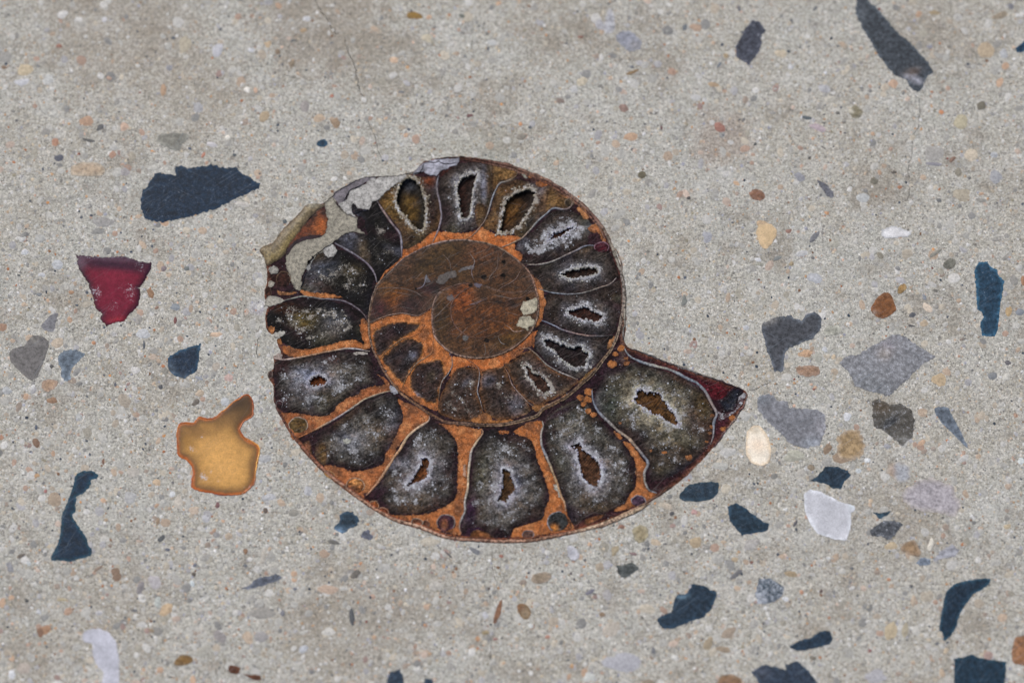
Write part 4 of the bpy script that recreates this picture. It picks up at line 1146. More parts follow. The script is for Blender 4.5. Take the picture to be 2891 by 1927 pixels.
# siphuncle tubes cut across near the rim -----------------------------------------
SIPH = [('E', 400, 235, 105, 85, '4a3a22', '9c8a78', 0), ('E', 1030, 905, 100, 85, '7a4a28', 'a5866c', 0), ('E', 2035, 1315, 100, 92, '33202a', '8a7c74', 0),
        ('F', 1235, 1265, 112, 108, '2b2c2b', '868688', 0), ('F', 905, 1405, 62, 42, '4a352e', '8a8080', 0), ('F', 2125, 1035, 82, 55, '3a2a35', '80787c', 0),
        ('E', 748, 782, 55, 40, '8a6438', '9a7a5c', 20), ('E', 1245, 1115, 52, 40, '7a4424', '96765c', 20), ('E', 1345, 1190, 58, 42, '6a3a24', '9a7660', 30),
        ('E', 1715, 1310, 62, 42, '5a3828', 'a09484', 10), ('E', 1810, 1330, 45, 40, '4a2e22', '7a5a48', 10), ('C', 345, 1500, 40, 45, '2c1a1c', '807878', 0),
        ('C', 395, 110, 80, 80, '2b1a16', '54402f', 0), ('B', 1595, 680, 50, 48, '3c3226', '7a6a58', 0), ('B', 1955, 1170, 78, 55, '3a161e', '7a5a64', 0),
        ('C', 250, 1170, 24, 44, '4a3a36', '6a5c54', 0), ('C', 250, 160, 26, 26, '8a8274', 'a39c8c', 0), ('C', 225, 250, 35, 60, '2c1c17', '54423a', 0)]
for i, (t, x, y, rx, ry, hx, rim, ang) in enumerate(SIPH):
    a = np.linspace(0, 2 * math.pi, 15)[:-1]
    ca, sa = math.cos(math.radians(ang)), math.sin(math.radians(ang))
    ex_, ey_ = rx * np.cos(a), ry * np.sin(a)
    o = rough(smooth_closed(T(t, np.stack([x + ex_ * ca - ey_ * sa, y + ex_ * sa + ey_ * ca], 1).ravel()), 4), 2.6, 13, x)
    bl = []
    if i == 1:
        bl = [(t, x + 20, y - 40, 70, 40, 0, 'b07c4a', .95), (t, x - 30, y + 40, 70, 40, 0, '3c281f', .9)]
    if i == 3:
        bl = [(t, x - 40, y + 70, 45, 45, 30, 'a86c34', .95)]
    if i == 2:
        bl = [(t, x - 20, y + 20, 40, 60, 0, '7a4c30', .9)]
    sp = fill('siphuncle', o, M_MIN, fossil, z=.085, depth=.3, spacing=5,
              paint=lambda p, de, dc, hx=hx, bl=bl: add_blobs(np.tile(lin(hx), (len(p), 1)), p, bl))
    arc = np.linspace(math.radians(150), math.radians(400), 14)
    if i in (3,):
        arc = np.linspace(math.radians(120), math.radians(290), 14)
    ax, ay = rx * np.cos(arc), ry * np.sin(arc)
    ribbon('tube_wall', T(t, np.stack([x + ax * ca - ay * sa, y + ax * sa + ay * ca], 1).ravel()), 3.2 if rx > 70 else 2.2, M_SEP, sp,
           [rim, rim], z=.10, h=.04, wob=1.8, seed=i, step=3)

# olive swellings where septa meet the rim at the top
for i, (t, ol, hx) in enumerate([('B', [760, 250, 850, 280, 960, 290, 1020, 330, 990, 400, 900, 430, 830, 450, 770, 540, 740, 480, 740, 350], '644b2c'),
                                 ('B', [1380, 520, 1450, 560, 1500, 610, 1600, 640, 1610, 700, 1540, 740, 1420, 730, 1340, 790, 1330, 680], '61492c'),
                                 ('B', [560, 700, 640, 690, 680, 780, 640, 890, 590, 950, 560, 860], '4f3c26'),
                                 ('F', [300, 1360, 420, 1370, 520, 1440, 380, 1450, 270, 1430], '7a4c2c'),
                                 ('F', [1320, 1210, 1370, 1260, 1390, 1330, 1300, 1350], '8a5230'),
                                 ('F', [1540, 1240, 1640, 1200, 1760, 1180, 1700, 1230, 1560, 1300], '7a4c30'),
                                 ('E', [420, 470, 520, 410, 550, 590, 480, 540], '6a4430'),
                                 ('E', [620, 480, 690, 440, 720, 560, 700, 670, 640, 640], '5c472b')]):
    fill('mineral_patch', rough(smooth_closed(T(t, ol), 4), 1.5, 9, i * 3.3), M_MIN, fossil, z=.082, depth=.3, spacing=6,
         paint=lambda p, de, dc, hx=hx: stops(de, [(0, '3a2a1f'), (9, hx)]))

# broken corner: cement smears, shell fragment, amber resin -------------------------
SMEAR = [
    ('A', [850, 690, 935, 615, 990, 700, 1060, 770, 1180, 830, 1210, 840, 1200, 950, 1300, 1020, 1150, 1000, 1050, 1030, 950, 1110, 830, 1210, 720, 1300, 620, 1450, 590, 1568, 580, 1645, 510, 1610, 450, 1450, 420, 1350, 450, 1230, 520, 1140, 640, 1090, 800, 1060, 860, 1000, 880, 880, 865, 780], '8c8677', .13),
    ('A', [1150, 540, 1290, 480, 1330, 440, 1450, 395, 1650, 385, 1740, 372, 1725, 410, 1600, 500, 1500, 580, 1450, 640, 1370, 680, 1340, 750, 1230, 740, 1160, 690, 1150, 780, 1180, 830, 1080, 780, 1010, 690, 1080, 670, 1110, 600], 'a09d97', .14),
    ('A', [940, 600, 1000, 540, 1160, 450, 1290, 405, 1420, 392, 1330, 440, 1250, 480, 1190, 515, 1150, 530, 1100, 590, 1075, 665, 1020, 690, 975, 660], '6a6468', .11),
    ('A', [1830, 355, 1940, 240, 2080, 205, 2330, 185, 2320, 240, 2230, 290, 2130, 330, 2090, 380, 1990, 370, 1940, 330, 1870, 360], '9c9ba4', .13),
    ('A', [840, 1190, 900, 1140, 960, 1160, 985, 1230, 950, 1270, 890, 1280, 840, 1240], 'a09d97', .14),
    ('A', [660, 1330, 720, 1270, 740, 1290, 700, 1360, 680, 1430, 655, 1410], '8c8a86', .13),
    ('A', [240, 1400, 290, 1375, 340, 1410, 335, 1455, 280, 1465, 240, 1440], '8e8a80', .13),
    ('C', [200, 330, 300, 300, 400, 330, 390, 355, 290, 400, 200, 400], '938e82', .12),
    ('C', [230, 150, 290, 140, 280, 185, 240, 195], 'a39c8c', .12),
    ('C', [290, 710, 400, 680, 415, 705, 360, 750, 300, 760], 'a29e94', .12),
    ('C', [290, 965, 360, 930, 380, 990, 300, 1000], '9a8a80', .12),
    ('D', [1085, 365, 1160, 345, 1240, 325, 1235, 440, 1190, 480, 1130, 510, 1080, 500, 1060, 440], 'a49c86', .15),
    ('D', [1050, 530, 1150, 520, 1210, 570, 1200, 620, 1150, 640, 1130, 685, 1080, 650, 1015, 630, 1030, 590], 'a09882', .15),
    ('D', [120, 130, 200, 60, 300, 20, 360, 40, 330, 90, 260, 110, 210, 170, 150, 160], '57504b', .13),
    ('D', [0, 100, 15, 60, 50, 120, 60, 150, 10, 140], '5c585a', .13),
    ('B', [370, 1430, 430, 1390, 520, 1375, 525, 1410, 440, 1425, 390, 1450], '66605e', .13),
    ('D', [410, 770, 440, 730, 480, 740, 470, 780, 430, 790], '5c5854', .13),
    ('D', [540, 165, 590, 150, 630, 180, 590, 205, 555, 195], '5e5660', .13),
    ('D', [235, 310, 290, 285, 320, 320, 300, 355, 250, 350], '5c5250', .13),
    ('B', [1075, 360, 1110, 370, 1140, 405, 1100, 410], '8b8878', .1),
    ('F', [1185, 850, 1215, 850, 1250, 900, 1260, 980, 1240, 1000, 1230, 940, 1200, 890], 'a39c8e', .12),
    ('F', [190, 640, 210, 630, 212, 700, 225, 760, 195, 770, 188, 700], 'a8826a', .11),
    ('C', [1580, 1290, 1640, 1310, 1660, 1370, 1620, 1390, 1580, 1340], '9a9aa0', .12),
    ('E', [900, 400, 960, 390, 985, 415, 940, 435, 910, 430], 'aaa99c', .11),
    ('C', [1165, 925, 1230, 905, 1330, 930, 1280, 950, 1180, 945], '9a9288', .11),
]
for i, (t, ol, hx, z) in enumerate(SMEAR):
    o = rough(rough(smooth_closed(T(t, ol), 3), 2.4, 11, i * 2.9), 1.8, 4.5, i)

    def sp_(p, de, dc, hx=hx, i=i):
        c = np.tile(lin(hx), (len(p), 1))
        nz = np.array([mnoise.noise(Vector((x / 22, y / 22, i * 2.2))) for x, y in p])
        if i in (3, 2):
            nz = nz * 2.5
        return np.clip(c * (1 + .28 * nz[:, None]) * (1 - .25 * np.exp(-de / 2.5))[:, None], .01, .9)
    fill('cement_smear' if i < 13 else 'pale_patch', o, M_GRIT, fossil, z=z, depth=.3, spacing=6, paint=sp_)

frag = rough(smooth_closed(T('A', [130, 1210, 170, 1160, 290, 1110, 340, 1030, 400, 960, 480, 880, 560, 800, 640, 710, 700, 690, 790, 690, 860, 700, 780, 760, 680, 850, 600, 950,
                                   520, 1060, 440, 1160, 400, 1260, 300, 1330, 210, 1370, 180, 1280]), 4), 1.0, 12, 4)
frag_axis = smooth_closed(T('A', [170, 1250, 300, 1220, 400, 1110, 520, 980, 620, 850, 720, 760, 830, 705]), 6, closed=False)


def frag_paint(p, de, dc):
    c = stops(de, [(0, '57493a'), (5, '6f6048'), (16, '85775a')])
    nz = np.array([mnoise.noise(Vector((x / 9, y / 30, 2.2))) for x, y in p])
    nz2 = np.array([mnoise.noise(Vector((x / 16, y / 16, 8.2))) for x, y in p])
    c = c * (1 + .3 * nz[:, None]) * (1 + .6 * np.clip(nz2, -.8, .35)[:, None])
    return add_blobs(c, p, [('A', 430, 1130, 40, 220, 38, '93804f', .75), ('A', 250, 1270, 70, 50, 0, '8a7848', .8), ('A', 330, 1130, 50, 200, 38, '5f5038', .6), ('A', 700, 710, 90, 30, 0, '8f8a78', .7)])


fill('shell_fragment', frag, M_HORN, fossil, z=.10, depth=.5, spacing=4.5, paint=frag_paint,
     zfun=lambda p, de, dc:   .26 * np.sqrt(np.clip(de / 17, 0, 1)) + .07 * np.array([mnoise.noise(Vector((x / 14, y / 14, 6.1))) for x, y in p]))
fill('resin_pool', rough(smooth_closed(T('A', [795, 750, 870, 780, 885, 880, 860, 1000, 800, 1040, 640, 1060, 520, 1120, 440, 1180, 480, 1100, 600, 950, 700, 850]), 4), .8, 9, 2), M_CORE, fossil,
     z=.10, depth=.4, spacing=5, paint=lambda p, de, dc: add_blobs(stops(de, [(0, '3c2013'), (8, '562c15'), (20, '643418')]), p,
     [('A', 820, 930, 70, 110, 0, '87481e', .8), ('A', 840, 800, 50, 50, 0, '32150f', .9), ('A', 690, 900, 80, 30, -45, '3a1c12', .8), ('A', 600, 1030, 110, 50, -30, '48200f', .8)]))
fill('dark_crescent', rough(smooth_closed(T('A', [430, 1200, 520, 1105, 640, 1050, 790, 1035, 805, 1060, 640, 1095, 520, 1148, 440, 1260]), 4), .8, 9, 2), M_CORE, fossil,
     z=.14, depth=.4, spacing=5, paint=lambda p, de, dc: np.tile(lin('1f1218'), (len(p), 1)))
fill('black_crystal', rough(smooth_closed(T('G', [1860, 600, 1955, 635, 1900, 760, 1855, 860, 1750, 885, 1690, 800, 1655, 745, 1750, 705, 1790, 640]), 4), 2.0, 9, 2), M_MIN, fossil,
     z=.075, depth=.3, spacing=5, paint=lambda p, de, dc: stops(de, [(0, '2a1a1f'), (8, '15151b'), (20, '1b1d24')]), frost=lambda p, de, dc: np.full(len(p), .45))
fill('crystal_band', rough(smooth_closed(T('G', [1960, 660, 1985, 690, 1940, 780, 1880, 860, 1820, 900, 1720, 960, 1680, 960, 1670, 860, 1740, 890, 1840, 870, 1890, 800, 1900, 720]), 4), 2.0, 9, 2), M_MIN, fossil,
     z=.08, depth=.3, spacing=5, paint=lambda p, de, dc: np.tile(lin('4a3a3c'), (len(p), 1)), frost=lambda p, de, dc: np.full(len(p), .85))

for i, (t, pth, w) in enumerate([('A', [1940, 240, 2010, 225, 2060, 235, 2110, 220, 2140, 250, 2250, 245, 2320, 230], 2.6), ('A', [1830, 360, 1900, 330, 1935, 290, 1950, 240], 2.2),
                                 ('A', [2080, 205, 2200, 180, 2330, 175], 1.8), ('A', [1300, 398, 1450, 386, 1640, 388, 1740, 370, 1820, 345], 1.6), ('A', [830, 690, 930, 612, 1000, 545, 1160, 452, 1290, 400], 1.6), ('A', [1280, 490, 1240, 500, 1180, 520, 1140, 540, 1090, 600, 1060, 670], 3.2),
                                 ('A', [930, 620, 990, 700, 1070, 780, 1170, 835, 1215, 842], 1.6), ('A', [640, 1430, 600, 1560, 585, 1640], 2.5), ('A', [950, 1110, 830, 1200, 740, 1270, 660, 1370], 2.2),
                                 ('A', [1150, 700, 1165, 790, 1250, 770, 1340, 755], 3.5)]):
    ribbon('dark_fissure', rough(T(t, pth), 2.0, 9, i), w, M_CAV, fossil, ['23262e', '14151a', '2c2c33'], z=.155, h=.012, wob=1.6, seed=i, taper=(.1, .1), step=4)

# ------------------------------------------------------------------ large chips set in the concrete
def chip(tile, ol, mat, cols, label=None, cat='stone chip', group=None, name='stone_chip', amp=2.0, sc=9, blobs=(), frost=0.0, straight=False, z=.035, sp=10, extra_frost=()):
    o = T(tile, ol)
    o = straight_closed(o, 4) if (straight or mat in (M_CHIP, M_STONE, M_PALE)) else smooth_closed(o, 4)
    if not straight:
        for _ in range(2 if mat is M_CHIP else 5):
            o = .25 * np.roll(o, 1, 0) + .5 * o + .25 * np.roll(o, -1, 0)
    o = rough(rough(o, amp, sc, float(o[0, 0] % 17)), amp * .55, 4.2, float(o[0, 1] % 13))

    def pt(p, de, dc):
        c = stops(de, cols) if len(cols) > 1 else np.tile(lin(cols[0][1]), (len(p), 1))
        nz = np.array([mnoise.noise(Vector((x / 30, y / 30, 7.7))) for x, y in p])
        c = add_blobs(c * (1 + .22 * nz[:, None]), p, blobs)
        if group == 'navy blue stone chips':
            c = c * np.array([.7, .86, .95])
        elif mat in (M_STONE, M_CHIP, M_PALE):
            g = c.mean(1, keepdims=True)
            bl_ = (c[:, 2:3] > c[:, 0:1])
            kk = .45 if mat is M_STONE else .82
            c = np.where(bl_, g + (c - g) * kk, c)
        nz2 = np.array([mnoise.noise(Vector((x / 7, y / 7, 3.7))) for x, y in p])
        c = c * (1 + .35 * np.exp(-de / 5) * nz2)[:, None]
        return np.clip(c, .003, .92)

    def fr(p, de, dc):
        f = np.full(len(p), float(frost))
        for (t, x, y, rx, ry, a, s) in extra_frost:
            c = T(t, [x, y])[0]
            m = TL[t][2]
            d = p - c
            f = np.maximum(f, s * np.exp(-((d[:, 0] * m / rx) ** 2 + (d[:, 1] * m / ry) ** 2)))
        return f
    par = None if label else slab_o
    ob = fill(name if label else 'pebble', o, mat, par, z=z, depth=.6, spacing=sp, paint=pt, frost=fr,
              zfun=lambda p, de, dc: .015 * np.clip(de / 6, 0, 1))
    if label:
        tag(ob, label, cat, group)
    return ob


NV = [(0, '2f4c5e'), (3, '1f3244'), (9, '1a2a3a')]
SL = [(0, '4c5158'), (4, '3c4046')]
chip('T1', [1200, 1150, 1240, 1135, 1300, 1160, 1380, 1145, 1450, 1135, 1530, 1155, 1610, 1150, 1680, 1200, 1750, 1235, 1800, 1265, 1770, 1300, 1650, 1355, 1500, 1430, 1350, 1480, 1200, 1515, 1090, 1535, 1000, 1510, 975, 1450, 968, 1370, 985, 1310, 1020, 1270, 1060, 1210, 1090, 1185, 1130, 1200, 1165, 1190, 1200, 1215, 1215, 1190],
     M_CHIP, [(0, '1b3346'), (8, '1a2938')], 'largest navy blue stone chip, pointed at its right end, upper left of the ammonite', group='navy blue stone chips', amp=2.8, frost=.3, name='slate_chip')
chip('T7', [520, 140, 560, 110, 640, 105, 685, 145, 665, 162, 625, 170, 625, 210, 580, 260, 525, 285, 520, 350, 525, 380, 495, 410, 510, 440, 550, 500, 590, 560, 610, 620, 635, 650, 630, 690, 500, 730, 350, 725, 350, 700, 395, 620, 415, 540, 425, 410, 470, 310, 500, 230, 515, 170],
     M_CHIP, [(0, '1f4552'), (4, '183040'), (10, '172a3a')], 'tall boot shaped navy stone chip with a narrow curled top, left side', group='navy blue stone chips', amp=1.8, name='slate_chip')
chip('T4', [1150, 910, 1180, 875, 1250, 840, 1330, 820, 1385, 795, 1370, 880, 1365, 960, 1350, 990, 1270, 1040, 1200, 1015, 1160, 980],
     M_CHIP, NV, 'five sided navy stone chip between the red glass and the amber glass', group='navy blue stone chips', blobs=[('T4', 1170, 980, 40, 50, 0, '5f656e', .8), ('T4', 1270, 1030, 60, 25, 0, '5a5f68', .7)], frost=.3, name='slate_chip')
chip('T4', [400, 880, 440, 845, 520, 840, 590, 870, 540, 920, 490, 970, 485, 1050, 440, 1055, 415, 1010, 425, 970, 398, 930],
     M_CHIP, [(0, '6e7c88'), (5, '56636f')], 'blue grey comma shaped stone chip beside the darker grey flint', group='grey stone chips', name='slate_chip')
chip('T4', [60, 850, 100, 830, 170, 815, 200, 768, 230, 740, 300, 750, 340, 790, 330, 840, 300, 930, 250, 1040, 210, 1055, 100, 960, 65, 900],
     M_STONE, [(0, '6d6a66'), (6, '63605e')], 'large brownish grey flint chip with a pale crack, at the left edge', group='grey stone chips', name='flint_chip', amp=1.2, blobs=[('T4', 240, 780, 50, 8, 30, 'a39e94', .8)])
chip('T4', [275, 680, 350, 600, 405, 580, 385, 640, 370, 720, 310, 710], M_STONE, [(0, '77757a'), (5, '6b6a70')],
     'small sharp grey flint triangle just above the large brownish grey flint', group='grey stone chips', name='flint_chip', amp=1)
RG = [(0, '24121c'), (4, '351224'), (10, '521426'), (22, '68182c')]
chip('T4', [525, 188, 700, 205, 850, 195, 980, 235, 1045, 240, 1030, 310, 985, 385, 950, 410, 970, 470, 950, 530, 900, 590, 860, 640, 780, 660, 730, 675, 690, 625, 700, 600, 660, 560, 640, 480, 600, 370, 540, 280],
     M_RED, RG, 'dark red glass chip shaped like a broken triangle, far left', 'glass chip', name='glass_chip', amp=2.6, straight=True, sp=5,
     blobs=[('T4', 780, 260, 300, 45, 6, '2f1a2c', .95), ('T4', 800, 215, 280, 22, 4, '5a4654', .6), ('T4', 560, 240, 40, 50, 0, '6f5a66', .5), ('T4', 780, 340, 130, 50, 3, '7a1f34', .85), ('T4', 780, 480, 130, 120, 0, '701a30', .8), ('T4', 800, 635, 70, 22, -10, '962b38', .8)],
     frost=.16, extra_frost=[('T4', 740, 203, 330, 20, 0, .7), ('T4', 660, 450, 70, 80, 0, .75), ('T4', 900, 440, 60, 80, 0, .7), ('T4', 780, 540, 60, 50, 0, .6), ('T4', 960, 270, 70, 50, 0, .6), ('T4', 830, 430, 60, 60, 0, .45)])
AG = [(0, '9a4e1c'), (4, 'b06026'), (7, '7a4a24'), (11, '70502a'), (20, '9a7038'), (30, 'b48646'), (70, 'c0904e')]  # edge to centre: glass thickness tone, with light glowing through painted in
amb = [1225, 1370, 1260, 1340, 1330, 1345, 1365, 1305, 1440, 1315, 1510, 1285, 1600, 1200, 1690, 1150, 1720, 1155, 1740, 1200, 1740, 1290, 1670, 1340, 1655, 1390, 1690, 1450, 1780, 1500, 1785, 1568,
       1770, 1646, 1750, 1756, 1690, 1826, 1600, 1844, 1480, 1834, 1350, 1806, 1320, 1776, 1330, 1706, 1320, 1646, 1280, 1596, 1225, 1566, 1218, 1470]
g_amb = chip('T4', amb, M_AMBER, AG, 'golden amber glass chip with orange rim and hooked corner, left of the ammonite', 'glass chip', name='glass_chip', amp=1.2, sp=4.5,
     blobs=[('T4', 1560, 1620, 150, 140, 0, 'd09c56', .6), ('T4', 1655, 1235, 150, 110, -45, '35230f', .95), ('T4', 1560, 1330, 110, 45, -30, '77552c', .7), ('T4', 1350, 1410, 120, 50, 0, '6f4c24', .7), ('T4', 1740, 1640, 35, 120, 0, '6a4a28', .7), ('T4', 1300, 1480, 60, 60, 0, '8a6228', .6)], frost=.12,  # bright lower centre is glow through the glass, painted into the tint
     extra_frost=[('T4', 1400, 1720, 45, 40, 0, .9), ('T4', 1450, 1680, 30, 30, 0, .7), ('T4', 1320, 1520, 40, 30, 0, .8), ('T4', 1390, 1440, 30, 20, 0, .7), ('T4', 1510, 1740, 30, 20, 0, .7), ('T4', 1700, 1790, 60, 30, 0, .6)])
ra = smooth_closed(T('T4', amb), 5)
ribbon('conchoidal_rim', np.r_[ra, ra[:1]] + (ra.mean(0) - np.r_[ra, ra[:1]]) * .015, 3.6, M_AMBER, g_amb,
       ['9a4a1a', 'c06a24', '8a3f1a', 'cc8034', 'a5521c', '8a4420', 'b5622a', '9a4a1c', 'd09040', 'e0a850', '8c4a24', 'b5662c', '8a3c1a', 'b05a20', 'a04a18', 'bb6424', '94481c', 'c07028'],
       z=.05, h=.02, wob=2.6, seed=3, taper=(1, 1))
chip('T7', [565, 1240, 600, 1200, 680, 1190, 750, 1220, 800, 1280, 820, 1400, 820, 1600, 690, 1600, 720, 1500, 660, 1440, 635, 1370, 645, 1300, 570, 1280], M_PALE, [(0, 'b4b3ba'), (6, 'b4b4bd')],
     'pale lavender hook shaped stone chip at the bottom left edge', 'stone chip', name='quartz_chip', amp=1.2)
chip('T7', [1655, 915, 1720, 900, 1760, 850, 1830, 835, 1900, 820, 1950, 840, 1900, 870, 1800, 900, 1700, 925], M_CHIP, [(0, '666c78'), (5, '4d535e')],
     'slim grey blue slate sliver lying below left of the ammonite', group='grey stone chips', name='slate_chip')
chip('T7', [1195, 1420, 1240, 1375, 1290, 1370, 1340, 1400, 1320, 1430, 1260, 1450, 1200, 1450], M_STONE, [(0, '7a664a'), (5, '76582f')],
     'olive brown oval pebble near the bottom edge, left of centre', 'pebble', name='brown_pebble', amp=1)
chip('T7', [1575, 1440, 1660, 1460, 1640, 1510, 1570, 1495], M_STONE, [(0, '56331f'), (4, '4c2a18')], 'dark reddish brown block shaped pebble near the bottom edge', 'pebble', name='brown_pebble', amp=1)
chip('T7', [1665, 1500, 1720, 1515, 1780, 1505, 1810, 1550, 1740, 1545], M_STONE, [(0, '56331f'), (4, '3c2418')], 'dark rusty sliver touching the reddish brown block at the bottom edge', 'pebble', name='brown_pebble', amp=1.6)
chip('E', [850, 1250, 880, 1210, 960, 1185, 1050, 1230, 1080, 1290, 1040, 1350, 980, 1360, 930, 1420, 850, 1420, 790, 1370, 850, 1310], M_CHIP, [(0, '3a4c5a'), (5, '26353f')],
     'round navy stone chip with pale lower edge, close below left of the ammonite rim', group='navy blue stone chips', blobs=[('E', 860, 1400, 80, 35, 0, '8494a6', .85)], name='slate_chip')
chip('E', [1130, 1400, 1180, 1380, 1190, 1430, 1240, 1470, 1190, 1510, 1090, 1460], M_CHIP, [(0, '5f6270'), (5, '4f525e')], 'small grey violet arrowhead chip right of the round navy chip', group='grey stone chips', name='slate_chip')
chip('T8', [1885, 755, 1940, 760, 1990, 735, 2055, 775, 2000, 820, 1950, 850, 1915, 830], M_CHIP, [(0, '4e524e'), (5, '454a48')], 'dark greenish grey triangular chip with white fleck, below the ammonite', group='grey stone chips', frost=.35, name='slate_chip')
chip('T8', [330, 1490, 405, 1475, 425, 1530, 440, 1600, 305, 1600], M_CHIP, [(0, '3a4450'), (5, '2c3642')], 'dark slate chip cut off by the bottom edge, left of centre', group='navy blue stone chips', straight=True, name='slate_chip')
chip('T8', [570, 1535, 632, 1540, 630, 1600, 575, 1600], M_CHIP, [(0, '3a4450'), (5, '2c3642')], 'tiny slate corner at the bottom edge, right of the cut off slate chip', group='navy blue stone chips', name='slate_chip')
chip('T8', [1300, 870, 1320, 820, 1420, 800, 1455, 830, 1420, 870, 1350, 890], M_STONE, [(0, '928575'), (5, '8c7d6a')], 'tan brown smooth pebble below the middle of the ammonite', 'pebble', name='brown_pebble', amp=1)
chip('T8', [1550, 630, 1580, 615, 1640, 670, 1640, 710, 1590, 730, 1560, 690], M_STONE, [(0, 'a9a6ac'), (5, 'aaa8b0')], 'pale lilac chip just below the ammonite rim', name='quartz_chip', amp=1)
chip('T8', [1110, 985, 1100, 1080, 1070, 1150, 1040, 1165, 1055, 1090, 1085, 1010], M_STONE, [(0, '7a5842'), (4, '735039')], 'narrow leaf shaped brown pebble on the crack below the ammonite', 'pebble', name='brown_pebble', amp=1)
chip('T8', [1205, 1025, 1270, 1020, 1310, 1075, 1290, 1130, 1250, 1130, 1215, 1080], M_STONE, [(0, '7a6244'), (6, '8a7860')], 'grey brown pebble right of the leaf shaped brown one', 'pebble', name='brown_pebble', amp=1, blobs=[('T8', 1230, 1045, 30, 30, 0, '7a5236', .7)])
chip('T8', [2000, 510, 2060, 475, 2115, 500, 2110, 570, 2060, 610, 2025, 600, 2010, 550], M_STONE, [(0, '9a927a'), (8, '908468')], 'soft olive pebble just below the lower right rim of the ammonite', 'pebble', name='brown_pebble', amp=1.5)
chip('T9', [-178, 1140, -150, 1105, -75, 1080, -60, 1000, -30, 960, 30, 960, 60, 890, 150, 895, 190, 930, 240, 935, 230, 980, 200, 1060, 140, 1120, 40, 1150, -60, 1195, -140, 1190], M_CHIP, [(0, '2f4250'), (4, '273744'), (10, '28343f')],
     'wide navy stone chip with notched top, lower right below the ammonite tip', group='navy blue stone chips', name='slate_chip', blobs=[('T9', 0, 975, 40, 15, 0, '7c8e98', .7)])
chip('T9', [-30, 290, 30, 210, 100, 190, 200, 180, 255, 190, 245, 260, 200, 305, 90, 322, 0, 312], M_CHIP, [(0, '33434c'), (5, '2c3842')], 'dark oval slate chip right beneath the ammonite lower right rim', group='navy blue stone chips', frost=.3, name='slate_chip', amp=1.6)
chip('T9', [310, 355, 370, 330, 440, 370, 500, 420, 560, 460, 595, 470, 585, 520, 480, 540, 410, 552, 360, 500, 325, 450], M_CHIP, [(0, '2f424f'), (5, '27353f')], 'dark scratched kite shaped slate chip left of the white chip', group='navy blue stone chips', straight=True, name='slate_chip', amp=1.5)
chip('T9', [835, 270, 880, 235, 960, 255, 1080, 320, 1180, 350, 1190, 370, 1160, 400, 1160, 480, 1130, 585, 1050, 580, 930, 540, 880, 480, 840, 380], M_PALE, [(0, 'd0d2d6'), (4, 'bcbcc0')], 'big pale grey white stone chip, five sided, lower right', name='quartz_chip', amp=1.2,
     straight=True, blobs=[('T9', 1120, 560, 40, 25, 0, 'd0cfd2', .8), ('T9', 1165, 355, 30, 20, 0, 'c8d2d6', .7)])
chip('T9', [880, 175, 930, 145, 980, 80, 1060, 80, 1140, 105, 1160, 135, 1120, 170, 1090, 235, 1030, 225, 980, 195], M_CHIP, [(0, '33434e'), (5, '29343e')], 'dark slate chip just above the pale grey white chip', group='navy blue stone chips', straight=True, name='slate_chip')
chip('T9', [1305, 385, 1360, 400, 1440, 385, 1400, 420, 1355, 440], M_CHIP, [(0, '40505a'), (5, '2f3b44')], 'small thin dark slate wedge above the grey diamond chip', group='navy blue stone chips', name='slate_chip', amp=1.3)
chip('T9', [1285, 520, 1380, 450, 1460, 450, 1525, 475, 1470, 540, 1410, 590, 1380, 560, 1300, 560], M_CHIP, [(0, '55585c'), (5, '484b50')], 'medium grey diamond shaped chip right of the pale grey white chip', group='grey stone chips', frost=.5, name='flint_chip')
chip('T9', [1490, 650, 1530, 600, 1600, 580, 1645, 670, 1630, 705, 1560, 685], M_STONE, [(0, '968470'), (5, '8d755a')], 'tan brown pebble just below right of the grey diamond chip', 'pebble', name='brown_pebble', amp=1)
chip('T9', [1815, 940, 1880, 880, 1980, 860, 2100, 845, 2125, 860, 2100, 900, 2000, 960, 1940, 1040, 1900, 1110, 1890, 1170, 1850, 1240, 1800, 1285, 1790, 1220, 1765, 1200, 1780, 1100, 1800, 1000], M_CHIP, [(0, '33505e'), (4, '253541'), (10, '212f3b')],
     'boomerang shaped navy stone chip near the lower right corner', group='navy blue stone chips', name='slate_chip', amp=1.2)
chip('T9', [730, 1320, 800, 1275, 880, 1260, 950, 1210, 1010, 1205, 1035, 1260, 1020, 1300, 900, 1330, 800, 1350], M_CHIP, [(0, '32424f'), (5, '27333f')], 'club shaped dark slate chip between the boomerang chip and the bottom slate', group='navy blue stone chips', name='slate_chip', amp=1.6)
chip('T9', [475, 1490, 570, 1435, 640, 1460, 710, 1475, 710, 1440, 790, 1415, 840, 1460, 900, 1520, 930, 1568, 860, 1620, 560, 1620], M_CHIP, [(0, '3c444e'), (5, '353b46')], 'large two peaked slate chip cut off by the bottom edge, right of centre', group='navy blue stone chips', straight=True, name='slate_chip', blobs=[('T9', 540, 1500, 70, 50, 0, '54525a', .8)])
chip('T9', [1870, 1400, 1930, 1390, 1990, 1370, 2070, 1400, 2230, 1420, 2225, 1500, 2210, 1620, 1870, 1620], M_CHIP, [(0, '2a4450'), (5, '243541')], 'square navy stone chip cut off by the bottom edge, lower right corner', group='navy blue stone chips', straight=True, name='slate_chip', amp=1.4)
chip('T9', [2290, 1250, 2380, 1240, 2380, 1450, 2275, 1435, 2265, 1350], M_STONE, [(0, '8d6a50'), (5, '8a6244')], 'rusty brown pebble cut off by the right edge, lower right corner', 'pebble', name='brown_pebble', amp=1)
